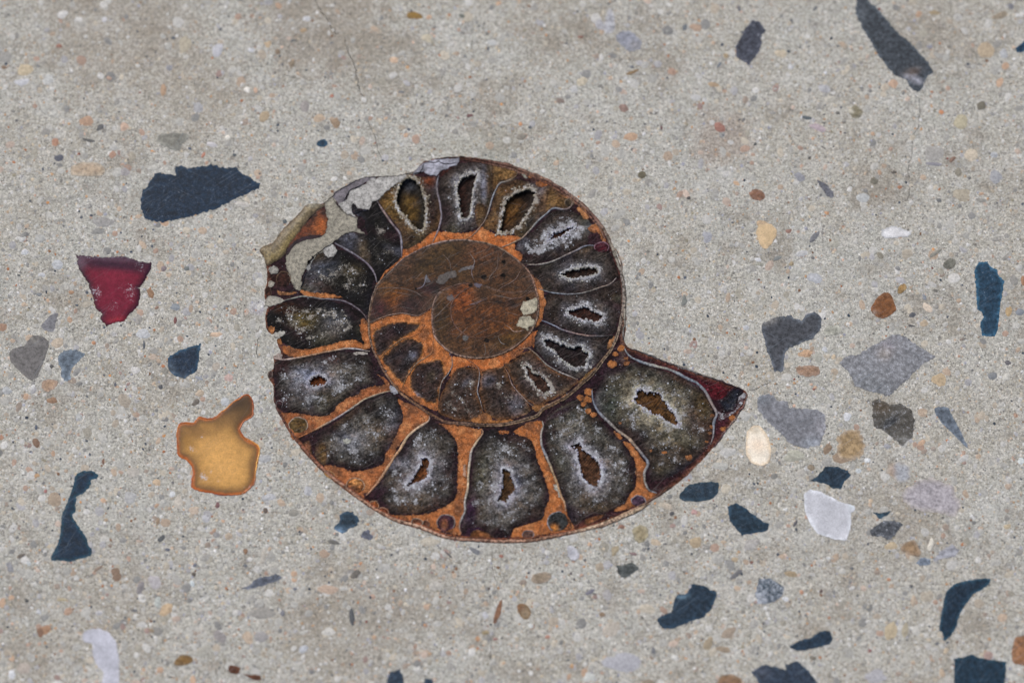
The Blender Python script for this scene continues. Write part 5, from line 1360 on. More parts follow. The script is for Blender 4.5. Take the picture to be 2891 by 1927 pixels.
chip('T9', [525, 850, 600, 845, 660, 880, 700, 910, 690, 960, 640, 1005, 580, 1020, 520, 1025, 500, 960], M_CHIP, [(0, '55606a'), (5, '475560')], 'speckled blue grey chip with a white lower left corner, lower right', group='grey stone chips', frost=.75, name='slate_chip',
     blobs=[('T9', 520, 1000, 40, 45, 0, 'b4b8bf', .8)])
chip('T9', [225, 1590, 260, 1515, 350, 1505, 410, 1540, 415, 1620, 225, 1620], M_STONE, [(0, '8a7762'), (5, '84664c')], 'brown pebble at the bottom edge, left of the two peaked slate', 'pebble', name='brown_pebble', amp=1)
chip('T9', [1605, 745, 1650, 705, 1710, 715, 1700, 755, 1640, 760], M_CHIP, [(0, '74808e'), (5, '66707c')], 'small blue grey chip below the tan pebble, lower right', group='grey stone chips', name='slate_chip')
chip('T9', [1730, 740, 1740, 690, 1850, 615, 1910, 650, 1880, 700, 1800, 705], M_STONE, [(0, '96959e'), (5, '92939f')], 'lilac grey ragged chip right of the small blue grey chip', group='grey stone chips', name='quartz_chip', amp=2.5)
chip('T9', [1540, 230, 1620, 180, 1700, 150, 1850, 220, 1930, 330, 1880, 420, 1760, 405, 1700, 400, 1560, 360, 1500, 270], M_STONE, [(0, 'a7a09a'), (12, 'a09a9c')], 'broad faint lilac grey stone blending into the concrete, right side', name='quartz_chip', amp=6, sc=24, z=.016, frost=.3)
chip('T9', [1400, 60, 1480, 40, 1560, 60, 1570, 150, 1520, 200, 1470, 190, 1420, 140], M_STONE, [(0, 'a5a096'), (8, '9da0a6')], 'faint grey stone above the broad faint lilac one', name='quartz_chip', amp=5, sc=20, z=.016, blobs=[('T9', 1440, 110, 30, 70, 0, 'a58c72', .7)])
chip('T6', [545, 655, 640, 620, 750, 600, 760, 625, 820, 635, 860, 595, 910, 580, 955, 610, 955, 690, 900, 760, 740, 830, 705, 870, 690, 990, 630, 990, 600, 890, 575, 830, 550, 720], M_CHIP, [(0, '5a6068'), (4, '454a50'), (12, '44464b')],
     'scratched dark grey tooth shaped chip above the ammonite tip', group='grey stone chips', straight=True, name='slate_chip', amp=2.2, blobs=[('T6', 600, 640, 70, 30, -20, '7c7872', .7)])
chip('T6', [1080, 935, 1110, 900, 1160, 880, 1200, 880, 1300, 820, 1370, 780, 1450, 735, 1520, 745, 1600, 800, 1740, 890, 1640, 950, 1540, 1050, 1450, 1130, 1430, 1160, 1290, 1130, 1190, 1090, 1150, 1000], M_STONE, [(0, '7a7a80'), (6, '7c7d82')],
     'largest pale grey kite shaped stone, right of the ammonite', group='grey stone chips', straight=True, name='flint_chip', amp=2.5, frost=.5, blobs=[('T6', 1300, 1080, 150, 60, 15, '6b7174', .7), ('T6', 1420, 800, 90, 60, 0, '8a8488', .7), ('T6', 1390, 870, 60, 50, 0, '9a9084', .6)])
chip('T6', [2010, 290, 2040, 240, 2100, 235, 2120, 270, 2165, 290, 2175, 330, 2215, 365, 2200, 460, 2185, 540, 2170, 700, 2150, 750, 2060, 745, 2050, 650, 2070, 620, 2060, 575, 2030, 565, 2020, 400], M_CHIP, [(0, '3f6478'), (4, '2b4454'), (12, '2a3f4e')],
     'upright elongated teal navy chip near the right edge', group='navy blue stone chips', straight=True, name='slate_chip', amp=1.6, frost=.3)
chip('T6', [1290, 570, 1330, 490, 1380, 450, 1430, 450, 1460, 520, 1475, 570, 1400, 625, 1340, 620], M_STONE, [(0, '7a5438'), (5, '71492b')], 'round rusty brown pebble, the largest brown one, right side', 'pebble', name='brown_pebble', amp=1, blobs=[('T6', 1325, 590, 20, 14, 0, 'a8998c', .8)])
chip('T6', [1475, 440, 1490, 400, 1530, 380, 1550, 410, 1530, 440, 1490, 465], M_STONE, [(0, '8a7450'), (5, '96764a')], 'small ochre pebble just above the rusty brown one', 'pebble', name='brown_pebble', amp=1)
chip('T6', [510, 1170, 560, 1150, 620, 1150, 650, 1190, 720, 1190, 730, 1240, 920, 1250, 980, 1290, 990, 1380, 940, 1500, 840, 1515, 740, 1490, 680, 1420, 600, 1350, 520, 1260], M_STONE, [(0, '80828a'), (5, '74757d')],
     'lilac grey stone chip immediately right of the ammonite tip', group='grey stone chips', straight=True, name='flint_chip', amp=2.5, frost=.35, blobs=[('T6', 890, 1480, 60, 35, 0, '8f9aa8', .8), ('T6', 960, 1370, 40, 60, 0, '9c98a0', .7), ('T6', 540, 1180, 60, 40, 0, '63707c', .6)])
chip('T6', [1305, 1195, 1350, 1180, 1430, 1220, 1500, 1210, 1580, 1260, 1600, 1330, 1580, 1440, 1510, 1505, 1440, 1440, 1370, 1390, 1320, 1370, 1305, 1290], M_STONE, [(0, '55524c'), (6, '4f4b44')],
     'dark olive speckled granite chip below the pale kite shaped stone', group='grey stone chips', straight=True, name='granite_chip', amp=2.2, frost=.5, blobs=[('T6', 1430, 1340, 70, 25, -35, '26303a', .85), ('T6', 1530, 1470, 60, 50, 0, '7c7a74', .6), ('T6', 1370, 1240, 60, 40, 0, '5a4a36', .6)])
chip('T6', [1060, 1440, 1130, 1400, 1215, 1385, 1240, 1450, 1265, 1500, 1240, 1568, 1150, 1610, 1070, 1580], M_STONE, [(0, 'a49480'), (8, '97805f')], 'ragged tan stone left of the speckled granite chip', 'stone chip', name='sandstone_chip', amp=3.5, frost=.2)
chip('T6', [440, 1410, 480, 1365, 530, 1360, 580, 1420, 605, 1480, 612, 1560, 595, 1620, 540, 1645, 470, 1620, 435, 1560], M_PALE, [(0, 'd2bda0'), (6, 'ebe0cc')], 'egg shaped cream white pebble with rusty stains, below the ammonite tip', 'pebble', name='cream_pebble', amp=.8,
     blobs=[('T6', 500, 1400, 30, 20, 0, 'a8987c', .6), ('T6', 520, 1500, 60, 50, 0, 'ddc3a6', .6)])
chip('T6', [1735, 1240, 1790, 1230, 1830, 1240, 1870, 1320, 1910, 1390, 1970, 1525, 1900, 1460, 1840, 1400, 1790, 1350, 1740, 1280], M_CHIP, [(0, '68737e'), (5, '565f69')], 'slim grey blade shaped slate chip pointing down right', group='grey stone chips', name='slate_chip', amp=1.2)
chip('T6', [505, 30, 520, -20, 600, -30, 650, 10, 650, 50, 610, 120, 575, 155, 530, 120], M_PALE, [(0, 'bfa786'), (6, 'c4aa84')], 'peach coloured oval pebble with a black pinhole, upper right of the ammonite', 'pebble', name='cream_pebble', amp=1.2)
chip('T6', [1360, 40, 1400, 0, 1470, -10, 1580, 40, 1560, 65, 1450, 70, 1390, 80], M_PALE, [(0, 'bcbcbc'), (4, 'd8d6d4')], 'bright white quartz pebble with wispy edges, upper right side', 'pebble', name='quartz_pebble', amp=2.5)
chip('T6', [1785, 255, 1840, 205, 1880, 220, 1880, 270, 1840, 290, 1800, 280], M_STONE, [(0, '6c6a60'), (5, '6b6a60')], 'olive grey rounded pebble left of the upright teal chip', 'pebble', name='grey_pebble', amp=1)
chip('T6', [865, 105, 890, 50, 945, 20, 940, 60, 890, 105], M_STONE, [(0, '6c6c70'), (4, '606066')], 'thin grey flint sliver right of the peach pebble', group='grey stone chips', name='flint_chip', amp=1)
chip('T6', [960, 720, 990, 680, 1070, 670, 1100, 710, 1060, 740, 980, 745], M_STONE, [(0, 'a09e92'), (5, '9a998c')], 'pale olive grey pebble touching the tooth shaped chip', 'pebble', name='grey_pebble', amp=1.5)
chip('T6', [770, 960, 900, 945, 950, 970, 950, 1010, 880, 1030, 800, 1020], M_STONE, [(0, '9a8270'), (6, '927660')], 'mottled tan brown pebble below the tooth shaped chip', 'pebble', name='brown_pebble', amp=2.5, frost=.3)
chip('T6', [790, 870, 850, 835, 905, 850, 880, 890, 800, 890], M_STONE, [(0, 'b3977c'), (5, 'b39274')], 'peach tan pebble above the mottled tan brown pebble', 'pebble', name='cream_pebble', amp=1.5)
chip('T3', [365, 320, 430, 200, 480, 140, 530, 150, 575, 210, 540, 250, 545, 300, 530, 360, 490, 400, 460, 450, 430, 430, 370, 400], M_CHIP, [(0, '4c4f5a'), (5, '3d404b')], 'ragged violet grey slate chip near the top, left of the long one', group='grey stone chips', name='slate_chip', straight=True, amp=2, frost=.4)
chip('T3', [1200, -40, 1275, -30, 1275, 0, 1340, 60, 1400, 130, 1470, 220, 1540, 270, 1620, 350, 1690, 430, 1730, 500, 1690, 520, 1660, 580, 1640, 620, 1610, 635, 1560, 590, 1540, 550, 1460, 520, 1400, 450, 1340, 370, 1290, 280, 1230, 180, 1190, 90], M_CHIP, [(0, '4a535a'), (5, '3a4046')],
     'long diagonal dark slate shard running down from the top edge', group='grey stone chips', name='slate_chip', straight=True, amp=2.2, frost=.35,
     blobs=[('T3', 1580, 500, 60, 30, -20, '6a5c52', .8), ('T3', 1600, 550, 80, 20, 20, 'a3a3ac', .85), ('T3', 1220, 120, 40, 90, 30, '5f666c', .6)])
chip('T3', [2285, 335, 2380, 270, 2380, 345, 2310, 365], M_CHIP, NV, 'small navy chip cut off by the right edge near the top', group='navy blue stone chips', name='slate_chip')
chip('T3', [450, 1330, 490, 1300, 550, 1310, 575, 1350, 540, 1390, 480, 1370], M_STONE, [(0, '8a6a58'), (5, '7d5a46')], 'round mottled brown pebble, upper right of the ammonite', 'pebble', name='brown_pebble', amp=1.4, frost=.3)
chip('T3', [920, 1235, 980, 1260, 1040, 1320, 1035, 1360, 1000, 1360, 950, 1290], M_CHIP, [(0, '6a6a70'), (5, '62626a')], 'slim grey slate sliver leaning right, above the peach pebble', group='grey stone chips', name='slate_chip')
chip('T3', [1135, 760, 1185, 720, 1250, 770, 1215, 815, 1170, 815], M_STONE, [(0, '857f6c'), (5, '77705a')], 'olive brown pebble with a glossy pale dot, below the diagonal shard', 'pebble', name='brown_pebble', amp=1, blobs=[('T3', 1160, 765, 22, 18, 0, 'd0cab8', .9)])
chip('T1', [1075, 960, 1095, 925, 1200, 915, 1310, 925, 1290, 960, 1240, 1000, 1250, 1025, 1210, 1045, 1100, 990], M_STONE, [(0, '86857c'), (6, '7c7a70')], 'olive grey wedge shaped pebble above the largest navy chip', 'pebble', name='grey_pebble', amp=2.2, frost=.2)
chip('T1', [480, 1150, 560, 1115, 680, 1120, 730, 1160, 715, 1210, 600, 1215, 490, 1210], M_STONE, [(0, 'aa9e8c'), (7, 'a8957e')], 'oblong beige pebble with dark dots, left of the largest navy chip', 'pebble', name='beige_pebble', amp=1.2)
chip('T1', [2180, 975, 2230, 955, 2260, 990, 2230, 1015, 2185, 1010], M_CHIP, NV, 'tiny square navy chip above the ammonite upper left', group='navy blue stone chips', name='slate_chip', amp=1.4)
chip('T2', [450, 90, 510, 80, 570, 115, 560, 130, 450, 130], M_STONE, [(0, '8a6f42'), (4, '86672f')], 'ochre brown flat pebble near the top edge above the ammonite', 'pebble', name='brown_pebble', amp=1)
chip('T2', [1890, 250, 1920, 215, 2000, 215, 2070, 290, 2060, 340, 1980, 360, 1930, 310, 1885, 280], M_STONE, [(0, '8d909a'), (5, '84889a')], 'blue lilac rounded stone near the top edge', name='flint_chip', amp=1.8, blobs=[('T2', 2020, 310, 40, 30, 0, 'a09a98', .7)])
chip('T2', [1800, 200, 1820, 130, 1840, 60, 1870, 60, 1890, 200, 1860, 225, 1830, 250], M_STONE, [(0, 'a3a1a0'), (5, '9a9aa0')], 'faint lilac stone beside the blue lilac one at the top', name='flint_chip', amp=3, z=.02)
chip('T2', [2035, 1200, 2070, 1170, 2105, 1200, 2080, 1235, 2045, 1225], M_STONE, [(0, '66604e'), (4, '5f5846')], 'small round dark olive pebble right of the top of the ammonite', 'pebble', name='brown_pebble', amp=1)
chip('T4', [280, 1070, 330, 1040, 410, 1060, 380, 1110, 320, 1135, 290, 1110], M_STONE, [(0, 'a08a78'), (6, '9a8068')], 'soft tan brown pebble below the blue grey comma shaped chip', 'pebble', name='brown_pebble', amp=2)

# smaller measured pebbles: parts of the slab (tile, x, y, rx, ry, angle, colour)
PEB = [
    ('T1', 430, 100, 42, 30, -20, 'cbc8c2'), ('T1', 718, 138, 18, 20, 0, 'd0ced0'), ('T1', 408, 318, 24, 19, 0, '93583f'), ('T1', 1505, 340, 40, 55, 30, 'b5b4bb'), ('T1', 1275, 305, 48, 52, 0, 'b0a48a'),
    ('T1', 170, 482, 60, 38, -10, 'bfab86'), ('T1', 148, 567, 55, 28, -8, 'c1c1c5'), ('T1', 330, 550, 45, 35, -20, 'b5b5b0'), ('T1', 35, 395, 50, 40, 0, '8e8b84'), ('T1', 28, 466, 24, 15, 0, '7a5a3a'),
    ('T1', 1125, 625, 22, 45, 0, 'aa8560'), ('T1', 1700, 618, 24, 22, 30, 'ded8cc'), ('T1', 1760, 622, 18, 22, 0, 'c79f80'), ('T1', 1912, 355, 24, 20, 0, '7b6347'), ('T1', 2012, 438, 26, 28, 40, '7f6c50'),
    ('T1', 2092, 210, 26, 20, -30, 'a88a60'), ('T1', 1848, 308, 26, 28, 0, 'bfa27a'), ('T1', 1725, 345, 26, 18, 0, 'c2c2c6'), ('T1', 2112, 128, 26, 20, 0, 'bfbfc2'), ('T1', 598, 838, 50, 40, 10, 'a77f5e'),
    ('T1', 690, 878, 32, 20, -30, '44454a'), ('T1', 605, 965, 50, 16, 12, '454545'), ('T1', 855, 875, 32, 36, 0, 'c6a287'), ('T1', 775, 1063, 30, 26, 45, 'a87c60'), ('T1', 1815, 805, 38, 48, 20, 'a38c68'),
    ('T1', 2098, 738, 36, 38, 0, '938b86'), ('T1', 2190, 815, 46, 28, -20, 'b79d7e'), ('T1', 2308, 845, 34, 36, 0, '917452'), ('T1', 1565, 945, 22, 16, -10, 'e0d8c8'), ('T1', 1455, 995, 44, 22, 20, 'b5b1b2'),
    ('T1', 405, 1088, 36, 26, -20, '3c4560'), ('T1', 700, 1530, 70, 45, 0, '8d8a86'), ('T1', 1192, 262, 15, 12, 0, '223a50'), ('T1', 1308, 1022, 14, 11, 0, '28405a'), ('T1', 1615, 1066, 14, 10, 0, '28404c'),
    ('T1', 1960, 1525, 16, 18, 30, '24404a'), ('T1', 380, 975, 26, 26, 0, 'a8714e'), ('T1', 1400, 1068, 12, 24, 20, 'b06a4c'), ('T1', 2285, 660, 17, 13, 0, 'a85c3e'), ('T1', 1665, 1405, 50, 18, 15, 'bcb6ac'),
    ('T1', 1365, 740, 36, 36, 0, '9c9b9c'), ('T1', 2015, 280, 22, 8, -15, '4c5558'), ('T1', 1165, 465, 26, 24, 0, '808086'), ('T1', 905, 1080, 34, 32, 0, '9a907c'), ('T1', 860, 1180, 34, 34, 0, '96908f'),
    ('T2', 362, 412, 30, 26, 0, 'cfab88'), ('T2', 590, 262, 38, 30, 0, 'b4a88c'), ('T2', 1010, 335, 10, 15, 0, '3c4c5a'), ('T2', 885, 795, 26, 13, -10, '5c2028'), ('T2', 1505, 690, 36, 20, 10, '7d6a5e'),
    ('T2', 1945, 745, 36, 30, 30, '8c6a5c'), ('T2', 1990, 940, 60, 32, -5, 'b28c68'), ('T2', 2275, 495, 36, 28, 0, 'ad866c'), ('T2', 1648, 255, 24, 14, 0, '8c5a48'), ('T2', 1660, 562, 42, 36, 0, 'b8ab90'),
    ('T2', 1600, 615, 32, 28, 0, 'b8b7b4'), ('T2', 2000, 500, 50, 15, -22, '80602e'), ('T2', 2000, 462, 18, 12, 0, '5b626c'), ('T2', 1232, 853, 14, 15, 0, 'bb7c44'), ('T2', 1298, 880, 14, 13, 0, '33444c'),
    ('T2', 830, 112, 26, 14, 10, '555a50'), ('T2', 412, 635, 24, 12, 0, '5a5f66'), ('T2', 1240, 942, 44, 26, -15, '7e7668'), ('T2', 940, 440, 34, 26, 0, 'a09684'), ('T2', 2082, 922, 16, 15, 0, 'd0cecc'),
    ('T2', 1780, 170, 44, 30, 70, 'a5a3a8'), ('T2', 1035, 293, 34, 20, 0, 'b8b8b4'), ('T2', 2205, 880, 9, 16, 0, '5c2c34'),
    ('T3', 88, 190, 44, 32, 0, 'a8886c'), ('T3', 255, 878, 50, 38, 25, '9c5e4a'), ('T3', 1450, 578, 36, 38, 20, 'b08c6e'), ('T3', 1175, 770, 30, 20, 0, 'b8b2a0'), ('T3', 90, 672, 42, 26, 0, 'b8b6b2'),
    ('T3', 850, 810, 36, 13, 8, '2c4450'), ('T3', 935, 880, 60, 26, 20, 'a8949a'), ('T3', 1015, 685, 46, 26, 0, 'b8b2a2'), ('T3', 2058, 730, 40, 34, -30, '5f5845'), ('T3', 1915, 838, 52, 46, 0, 'ada280'),
    ('T3', 1985, 1070, 50, 48, 0, 'c4b49a'), ('T3', 1740, 1060, 70, 55, 0, '9e9a93'), ('T3', 1740, 1130, 65, 14, 5, '8a8792'), ('T3', 1860, 1098, 28, 14, -40, '6f4a34'), ('T3', 1900, 1185, 26, 32, 20, '77705e'),
    ('T3', 1320, 1245, 32, 26, 0, '66604e'), ('T3', 1240, 1360, 48, 38, 0, 'aeb0ae'), ('T3', 1495, 1287, 18, 16, 0, 'a86a3e'), ('T3', 992, 1465, 22, 15, 30, 'c48a56'), ('T3', 1785, 770, 16, 20, 0, 'bb7238'),
    ('T3', 2150, 1065, 28, 20, 0, 'b6b9bd'), ('T3', 1925, 1345, 62, 45, 0, 'a89c84'), ('T3', 2055, 1378, 40, 15, 8, '848178'), ('T3', 2085, 345, 60, 60, 40, 'b39c7a'), ('T3', 2185, 110, 55, 24, -20, '8d7c62'),
    ('T3', 1735, 88, 40, 17, 5, '957f56'), ('T3', 215, 585, 40, 18, 10, 'ad8f68'), ('T3', 745, 460, 24, 20, 0, 'c5c4c4'), ('T3', 985, 500, 14, 14, 0, 'dcdee2'), ('T3', 560, 1550, 55, 30, 20, 'bf9e74'),
    ('T3', 300, 385, 22, 20, 0, 'a48c62'), ('T3', 250, 448, 26, 12, -60, '5c6a76'), ('T3', 500, 992, 13, 12, 0, '26363c'), ('T3', 875, 1088, 12, 10, 0, '20282e'), ('T3', 1455, 1185, 20, 12, 0, '40342c'),
    ('T3', 805, 1215, 40, 30, 30, '858690'), ('T3', 2210, 370, 34, 38, 0, 'acaeb0'), ('T3', 370, 1262, 24, 16, 20, 'c7a078'), ('T3', 42, 1362, 18, 13, 0, '2c2a2c'), ('T3', 680, 365, 45, 28, 0, 'b8a88c'), ('T3', 2150, 1220, 55, 55, 0, '9b9ca0'),
    ('T3', 390, 60, 12, 26, -20, '5c5c66'), ('T3', 910, 60, 30, 10, -45, '50565c'), ('T3', 2262, 45, 26, 24, 45, '70707a'), ('T3', 15, 190, 18, 24, 0, '4c5a66'), ('T3', 1070, 778, 18, 14, 30, '5c5a54'), ('T3', 1768, 1380, 18, 18, 0, '55585a'),
    ('T3', 1640, 825, 15, 14, 0, 'cfcdca'), ('T3', 1700, 322, 22, 18, 0, '7c7c8a'), ('T3', 975, 605, 55, 34, 20, 'abaaac'),
    ('T4', 20, 692, 34, 32, 0, '9a7050'), ('T4', 172, 170, 26, 24, 0, 'c8cacc'), ('T4', 390, 258, 42, 34, 0, 'bcbfc2'), ('T4', 288, 325, 26, 18, 0, 'c2c4c6'), ('T4', 1040, 460, 22, 36, -35, '8a5c2c'),
    ('T4', 1210, 548, 36, 26, 0, '6e7a84'), ('T4', 1208, 638, 14, 26, 10, '6e2424'), ('T4', 990, 732, 50, 42, 0, 'adafb0'), ('T4', 955, 632, 34, 45, 10, '98928a'), ('T4', 1485, 738, 46, 20, 0, 'c9a888'),
    ('T4', 992, 805, 9, 26, 5, '38485a'), ('T4', 645, 795, 18, 15, 0, 'bb7e4e'), ('T4', 400, 790, 44, 40, 0, 'b8a58c'), ('T4', 935, 980, 36, 24, 0, 'c6c2bc'), ('T4', 1050, 890, 30, 26, 0, 'b8a28c'),
    ('T4', 1576, 1035, 32, 30, 0, 'c09e92'), ('T4', 1135, 985, 24, 32, 0, '8a8578'), ('T4', 1370, 1035, 34, 14, 20, '8a919c'), ('T4', 358, 1188, 38, 24, 10, '8a6038'), ('T4', 852, 1190, 60, 42, 40, 'a89a86'),
    ('T4', 1350, 1202, 32, 20, -40, '53483c'), ('T4', 1105, 1098, 18, 18, 40, '2c3444'), ('T4', 250, 1482, 26, 36, -20, '6c4420'), ('T4', 45, 1120, 42, 32, 0, 'a2a4a4'), ('T4', 1545, 1200, 40, 34, 0, 'b0b4b4'),
    ('T4', 670, 25, 55, 26, -10, '84837e'), ('T4', 1125, 285, 22, 20, 0, '77666a'), ('T4', 1285, 285, 22, 20, 0, '55605e'), ('T4', 1695, 280, 24, 22, 0, 'b5b0a2'), ('T4', 275, 78, 40, 34, 0, 'a3a29c'), ('T4', 1555, 168, 26, 18, 0, 'b5a690'),
    ('T4', 545, 1305, 28, 28, 0, 'a9aaa6'), ('T4', 8, 1445, 20, 22, 0, 'a87450'), ('T4', 1375, 1140, 30, 26, 0, 'b49e82'), ('T4', 355, 955, 16, 16, 0, '3c3c3e'), ('T4', 795, 1080, 10, 18, 0, '40485a'), ('T4', 490, 445, 20, 15, 0, 'aa7c52'), ('T4', 248, 1375, 12, 18, 0, '2c4462'),
    ('T4', 225, 1095, 22, 14, -45, 'd0cec8'), ('T4', 1080, 552, 22, 10, -30, '8a6248'), ('T4', 1490, 960, 26, 32, 20, 'b0a392'), ('T4', 268, 462, 24, 14, 0, '6c7478'), ('T4', 130, 328, 13, 10, 0, '2c3a3c'), ('T4', 150, 85, 22, 22, 0, 'c2c0ba'),
    ('T6', 1870, 352, 48, 36, -10, 'c8c4bc'), ('T6', 1550, 185, 45, 34, -10, 'a89c88'), ('T6', 1360, 192, 30, 22, 30, '77705e'), ('T6', 655, 210, 34, 14, -20, '6b706e'), ('T6', 520, 222, 26, 16, 0, 'c6c6c8'),
    ('T6', 530, 255, 36, 14, 8, '928f80'), ('T6', 750, 250, 18, 16, 0, '96835e'), ('T6', 820, 180, 44, 24, -20, 'b2b1b0'), ('T6', 1045, 115, 42, 30, 0, '9f9b8c'), ('T6', 1740, 175, 60, 16, -35, '7c786c'),
    ('T6', 1485, 285, 24, 18, 45, '7c7c7c'), ('T6', 1690, 555, 48, 24, 40, 'd3bfa6'), ('T6', 1585, 600, 22, 18, -40, '3a4250'), ('T6', 1577, 676, 28, 10, 5, '2a2c34'), ('T6', 1665, 660, 30, 26, 0, 'b59e7e'),
    ('T6', 1900, 505, 22, 16, 0, 'b09478'), ('T6', 1742, 435, 22, 12, 20, '5a5850'), ('T6', 1668, 480, 16, 26, -25, '7a828e'), ('T6', 2245, 575, 28, 38, 10, 'b8965e'), ('T6', 2320, 580, 36, 26, -20, '6e7884'),
    ('T6', 2345, 365, 16, 40, 0, 'a0683a'), ('T6', 1770, 1050, 50, 48, 0, 'b79c72'), ('T6', 930, 895, 40, 30, 40, '9e9c8e'), ('T6', 1048, 990, 28, 26, 0, 'a8957c'), ('T6', 1040, 890, 16, 20, 0, 'c8b08c'),
    ('T6', 980, 840, 22, 20, 0, 'b8babc'), ('T6', 2135, 1020, 32, 28, 0, '72787c'), ('T6', 2240, 930, 24, 18, 0, '4c4850'), ('T6', 1968, 1068, 26, 30, 0, '9c9a9c'), ('T6', 2230, 1030, 28, 36, 30, 'bcb8ac'),
    ('T6', 1135, 1300, 30, 34, 0, 'c9cacc'), ('T6', 310, 1545, 55, 34, 0, 'bcb9b2'), ('T6', 995, 1520, 28, 44, 25, '84684a'), ('T6', 1728, 1520, 24, 18, 0, '948578'), ('T6', 440, 690, 26, 20, 0, 'b0b2b6'), ('T6', 730, 25, 22, 14, 0, '8a5a48'),
    ('T6', 905, 1112, 14, 11, 0, '94503c'), ('T6', 1410, 1505, 24, 20, 0, '93939a'), ('T6', 10, 505, 24, 42, 0, '6c706a'), ('T6', 170, 65, 40, 40, 30, '9a9ba4'), ('T6', 525, 360, 9, 7, 0, '5a2c1c'), ('T6', 1922, 770, 18, 10, -30, '7c6c60'),
    ('T6', 430, 1295, 40, 40, -50, 'b2b0a8'), ('T6', 780, 1560, 70, 30, 10, 'aaa894'), ('T6', 910, 350, 50, 40, 0, 'a5a7ac'),
    ('T7', 375, 305, 52, 55, 10, '9a846a'), ('T7', 920, 118, 46, 38, 0, 'aaa296'), ('T7', 1082, 185, 28, 24, 0, 'c0a27c'), ('T7', 1230, 325, 34, 52, 10, 'bcb2a2'), ('T7', 1185, 268, 26, 24, 0, 'c4c6c6'),
    ('T7', 1338, 378, 38, 34, 0, 'bea890'), ('T7', 900, 290, 46, 40, 0, 'a9a8a6'), ('T7', 1497, 345, 15, 20, 0, '6c343c'), ('T7', 1830, 382, 18, 22, 0, '4a3528'), ('T7', 1085, 455, 20, 28, 10, '8f7454'),
    ('T7', 1115, 572, 40, 18, -40, '3a444c'), ('T7', 1155, 648, 20, 14, 20, '474f66'), ('T7', 1690, 662, 22, 20, 0, '7a5024'), ('T7', 1570, 560, 34, 26, 0, 'b09c82'), ('T7', 1415, 440, 30, 30, 0, 'b0afb2'),
    ('T7', 1335, 820, 16, 18, 0, '33261f'), ('T7', 1340, 758, 17, 15, 0, '525a70'), ('T7', 1325, 885, 18, 26, 0, 'bccacb'), ('T7', 800, 820, 40, 46, -20, '79583c'), ('T7', 768, 800, 20, 16, 0, 'b5a99c'), ('T7', 675, 780, 40, 12, -35, '836a54'),
    ('T7', 965, 905, 24, 52, 15, '7c7678'), ('T7', 1060, 860, 44, 52, 0, 'ada7a8'), ('T7', 2255, 925, 80, 40, 8, 'bc9f86'), ('T7', 1145, 1065, 56, 36, -50, 'b99a70'), ('T7', 1085, 1010, 24, 48, 0, 'b4bab2'),
    ('T7', 470, 1078, 34, 30, 0, 'b08a6c'), ('T7', 310, 1200, 46, 36, -30, 'a6754a'), ('T7', 278, 1220, 24, 34, 20, '7c4e2a'), ('T7', 1700, 1250, 50, 50, 0, 'b79f84'), ('T7', 1800, 1250, 55, 45, 0, '94908e'),
    ('T7', 2255, 1215, 46, 32, 0, 'c6c2b8'), ('T7', 1515, 1245, 52, 36, 40, '8d8684'), ('T7', 82, 1510, 26, 32, 0, 'ccced0'), ('T7', 1850, 290, 50, 28, 0, 'a2a2a4'), ('T7', 2118, 245, 38, 36, 0, 'a8a8ac'), ('T7', 1830, 25, 52, 32, 0, 'a0a0a0'),
    ('T7', 185, 1002, 18, 14, 0, '23282c'), ('T7', 148, 690, 30, 14, -30, '564a40'), ('T7', 65, 770, 24, 44, -20, '86868c'), ('T7', 315, 248, 14, 16, 0, 'a05a54'), ('T7', 712, 45, 10, 22, 5, '6c3c1c'), ('T7', 256, 140, 22, 15, -20, 'b98c58'),
    ('T7', 2235, 680, 50, 36, 10, 'a68a70'), ('T7', 2300, 600, 42, 18, 10, '504e4a'), ('T7', 1820, 690, 18, 60, 15, 'aaa294'), ('T7', 1810, 1090, 90, 40, 0, '8a867e'), ('T7', 1945, 1085, 18, 26, 0, '6c6c78'), ('T7', 2025, 398, 40, 28, 0, '8a867a'),
    ('T7', 920, 1068, 28, 10, 10, '5c5e62'), ('T7', 1043, 1208, 22, 16, 20, '8a7454'), ('T7', 2090, 1335, 40, 26, -30, 'a6aab2'), ('T7', 165, 1470, 55, 44, 0, 'a89a8c'), ('T7', 1490, 550, 30, 22, 0, '8b8988'), ('T7', 1690, 760, 16, 13, 0, '525a64'), ('T7', 2030, 920, 16, 11, 0, '525a6c'),
    ('T7', 265, 1080, 18, 20, 0, 'b5b7ba'), ('T7', 680, 1085, 26, 18, 0, 'b2b0b2'), ('T7', 1400, 1350, 60, 40, -30, 'a8a496'), ('T7', 200, 745, 18, 14, 0, 'c2cac8'), ('T7', 430, 995, 42, 14, 0, 'b7a67e'), ('T7', 2145, 1490, 22, 18, 0, '6c6c6c'),
    ('T8', 735, 682, 36, 6, 42, '30343e'), ('T8', 925, 660, 52, 22, 28, '60646c'), ('T8', 98, 822, 46, 28, -25, '504a42'), ('T8', 75, 1112, 20, 60, -5, '2e3a46'), ('T8', 262, 730, 18, 15, 0, 'd0ceca'), ('T8', 590, 1043, 24, 22, 0, 'c4a182'),
    ('T8', 132, 745, 14, 14, 0, 'bb7c48'), ('T8', 1780, 770, 36, 32, 0, 'a3937a'), ('T8', 1885, 655, 26, 40, 20, '9c8b68'), ('T8', 1015, 918, 12, 12, 0, '3a241c'), ('T8', 1102, 695, 16, 12, 0, '94503a'),
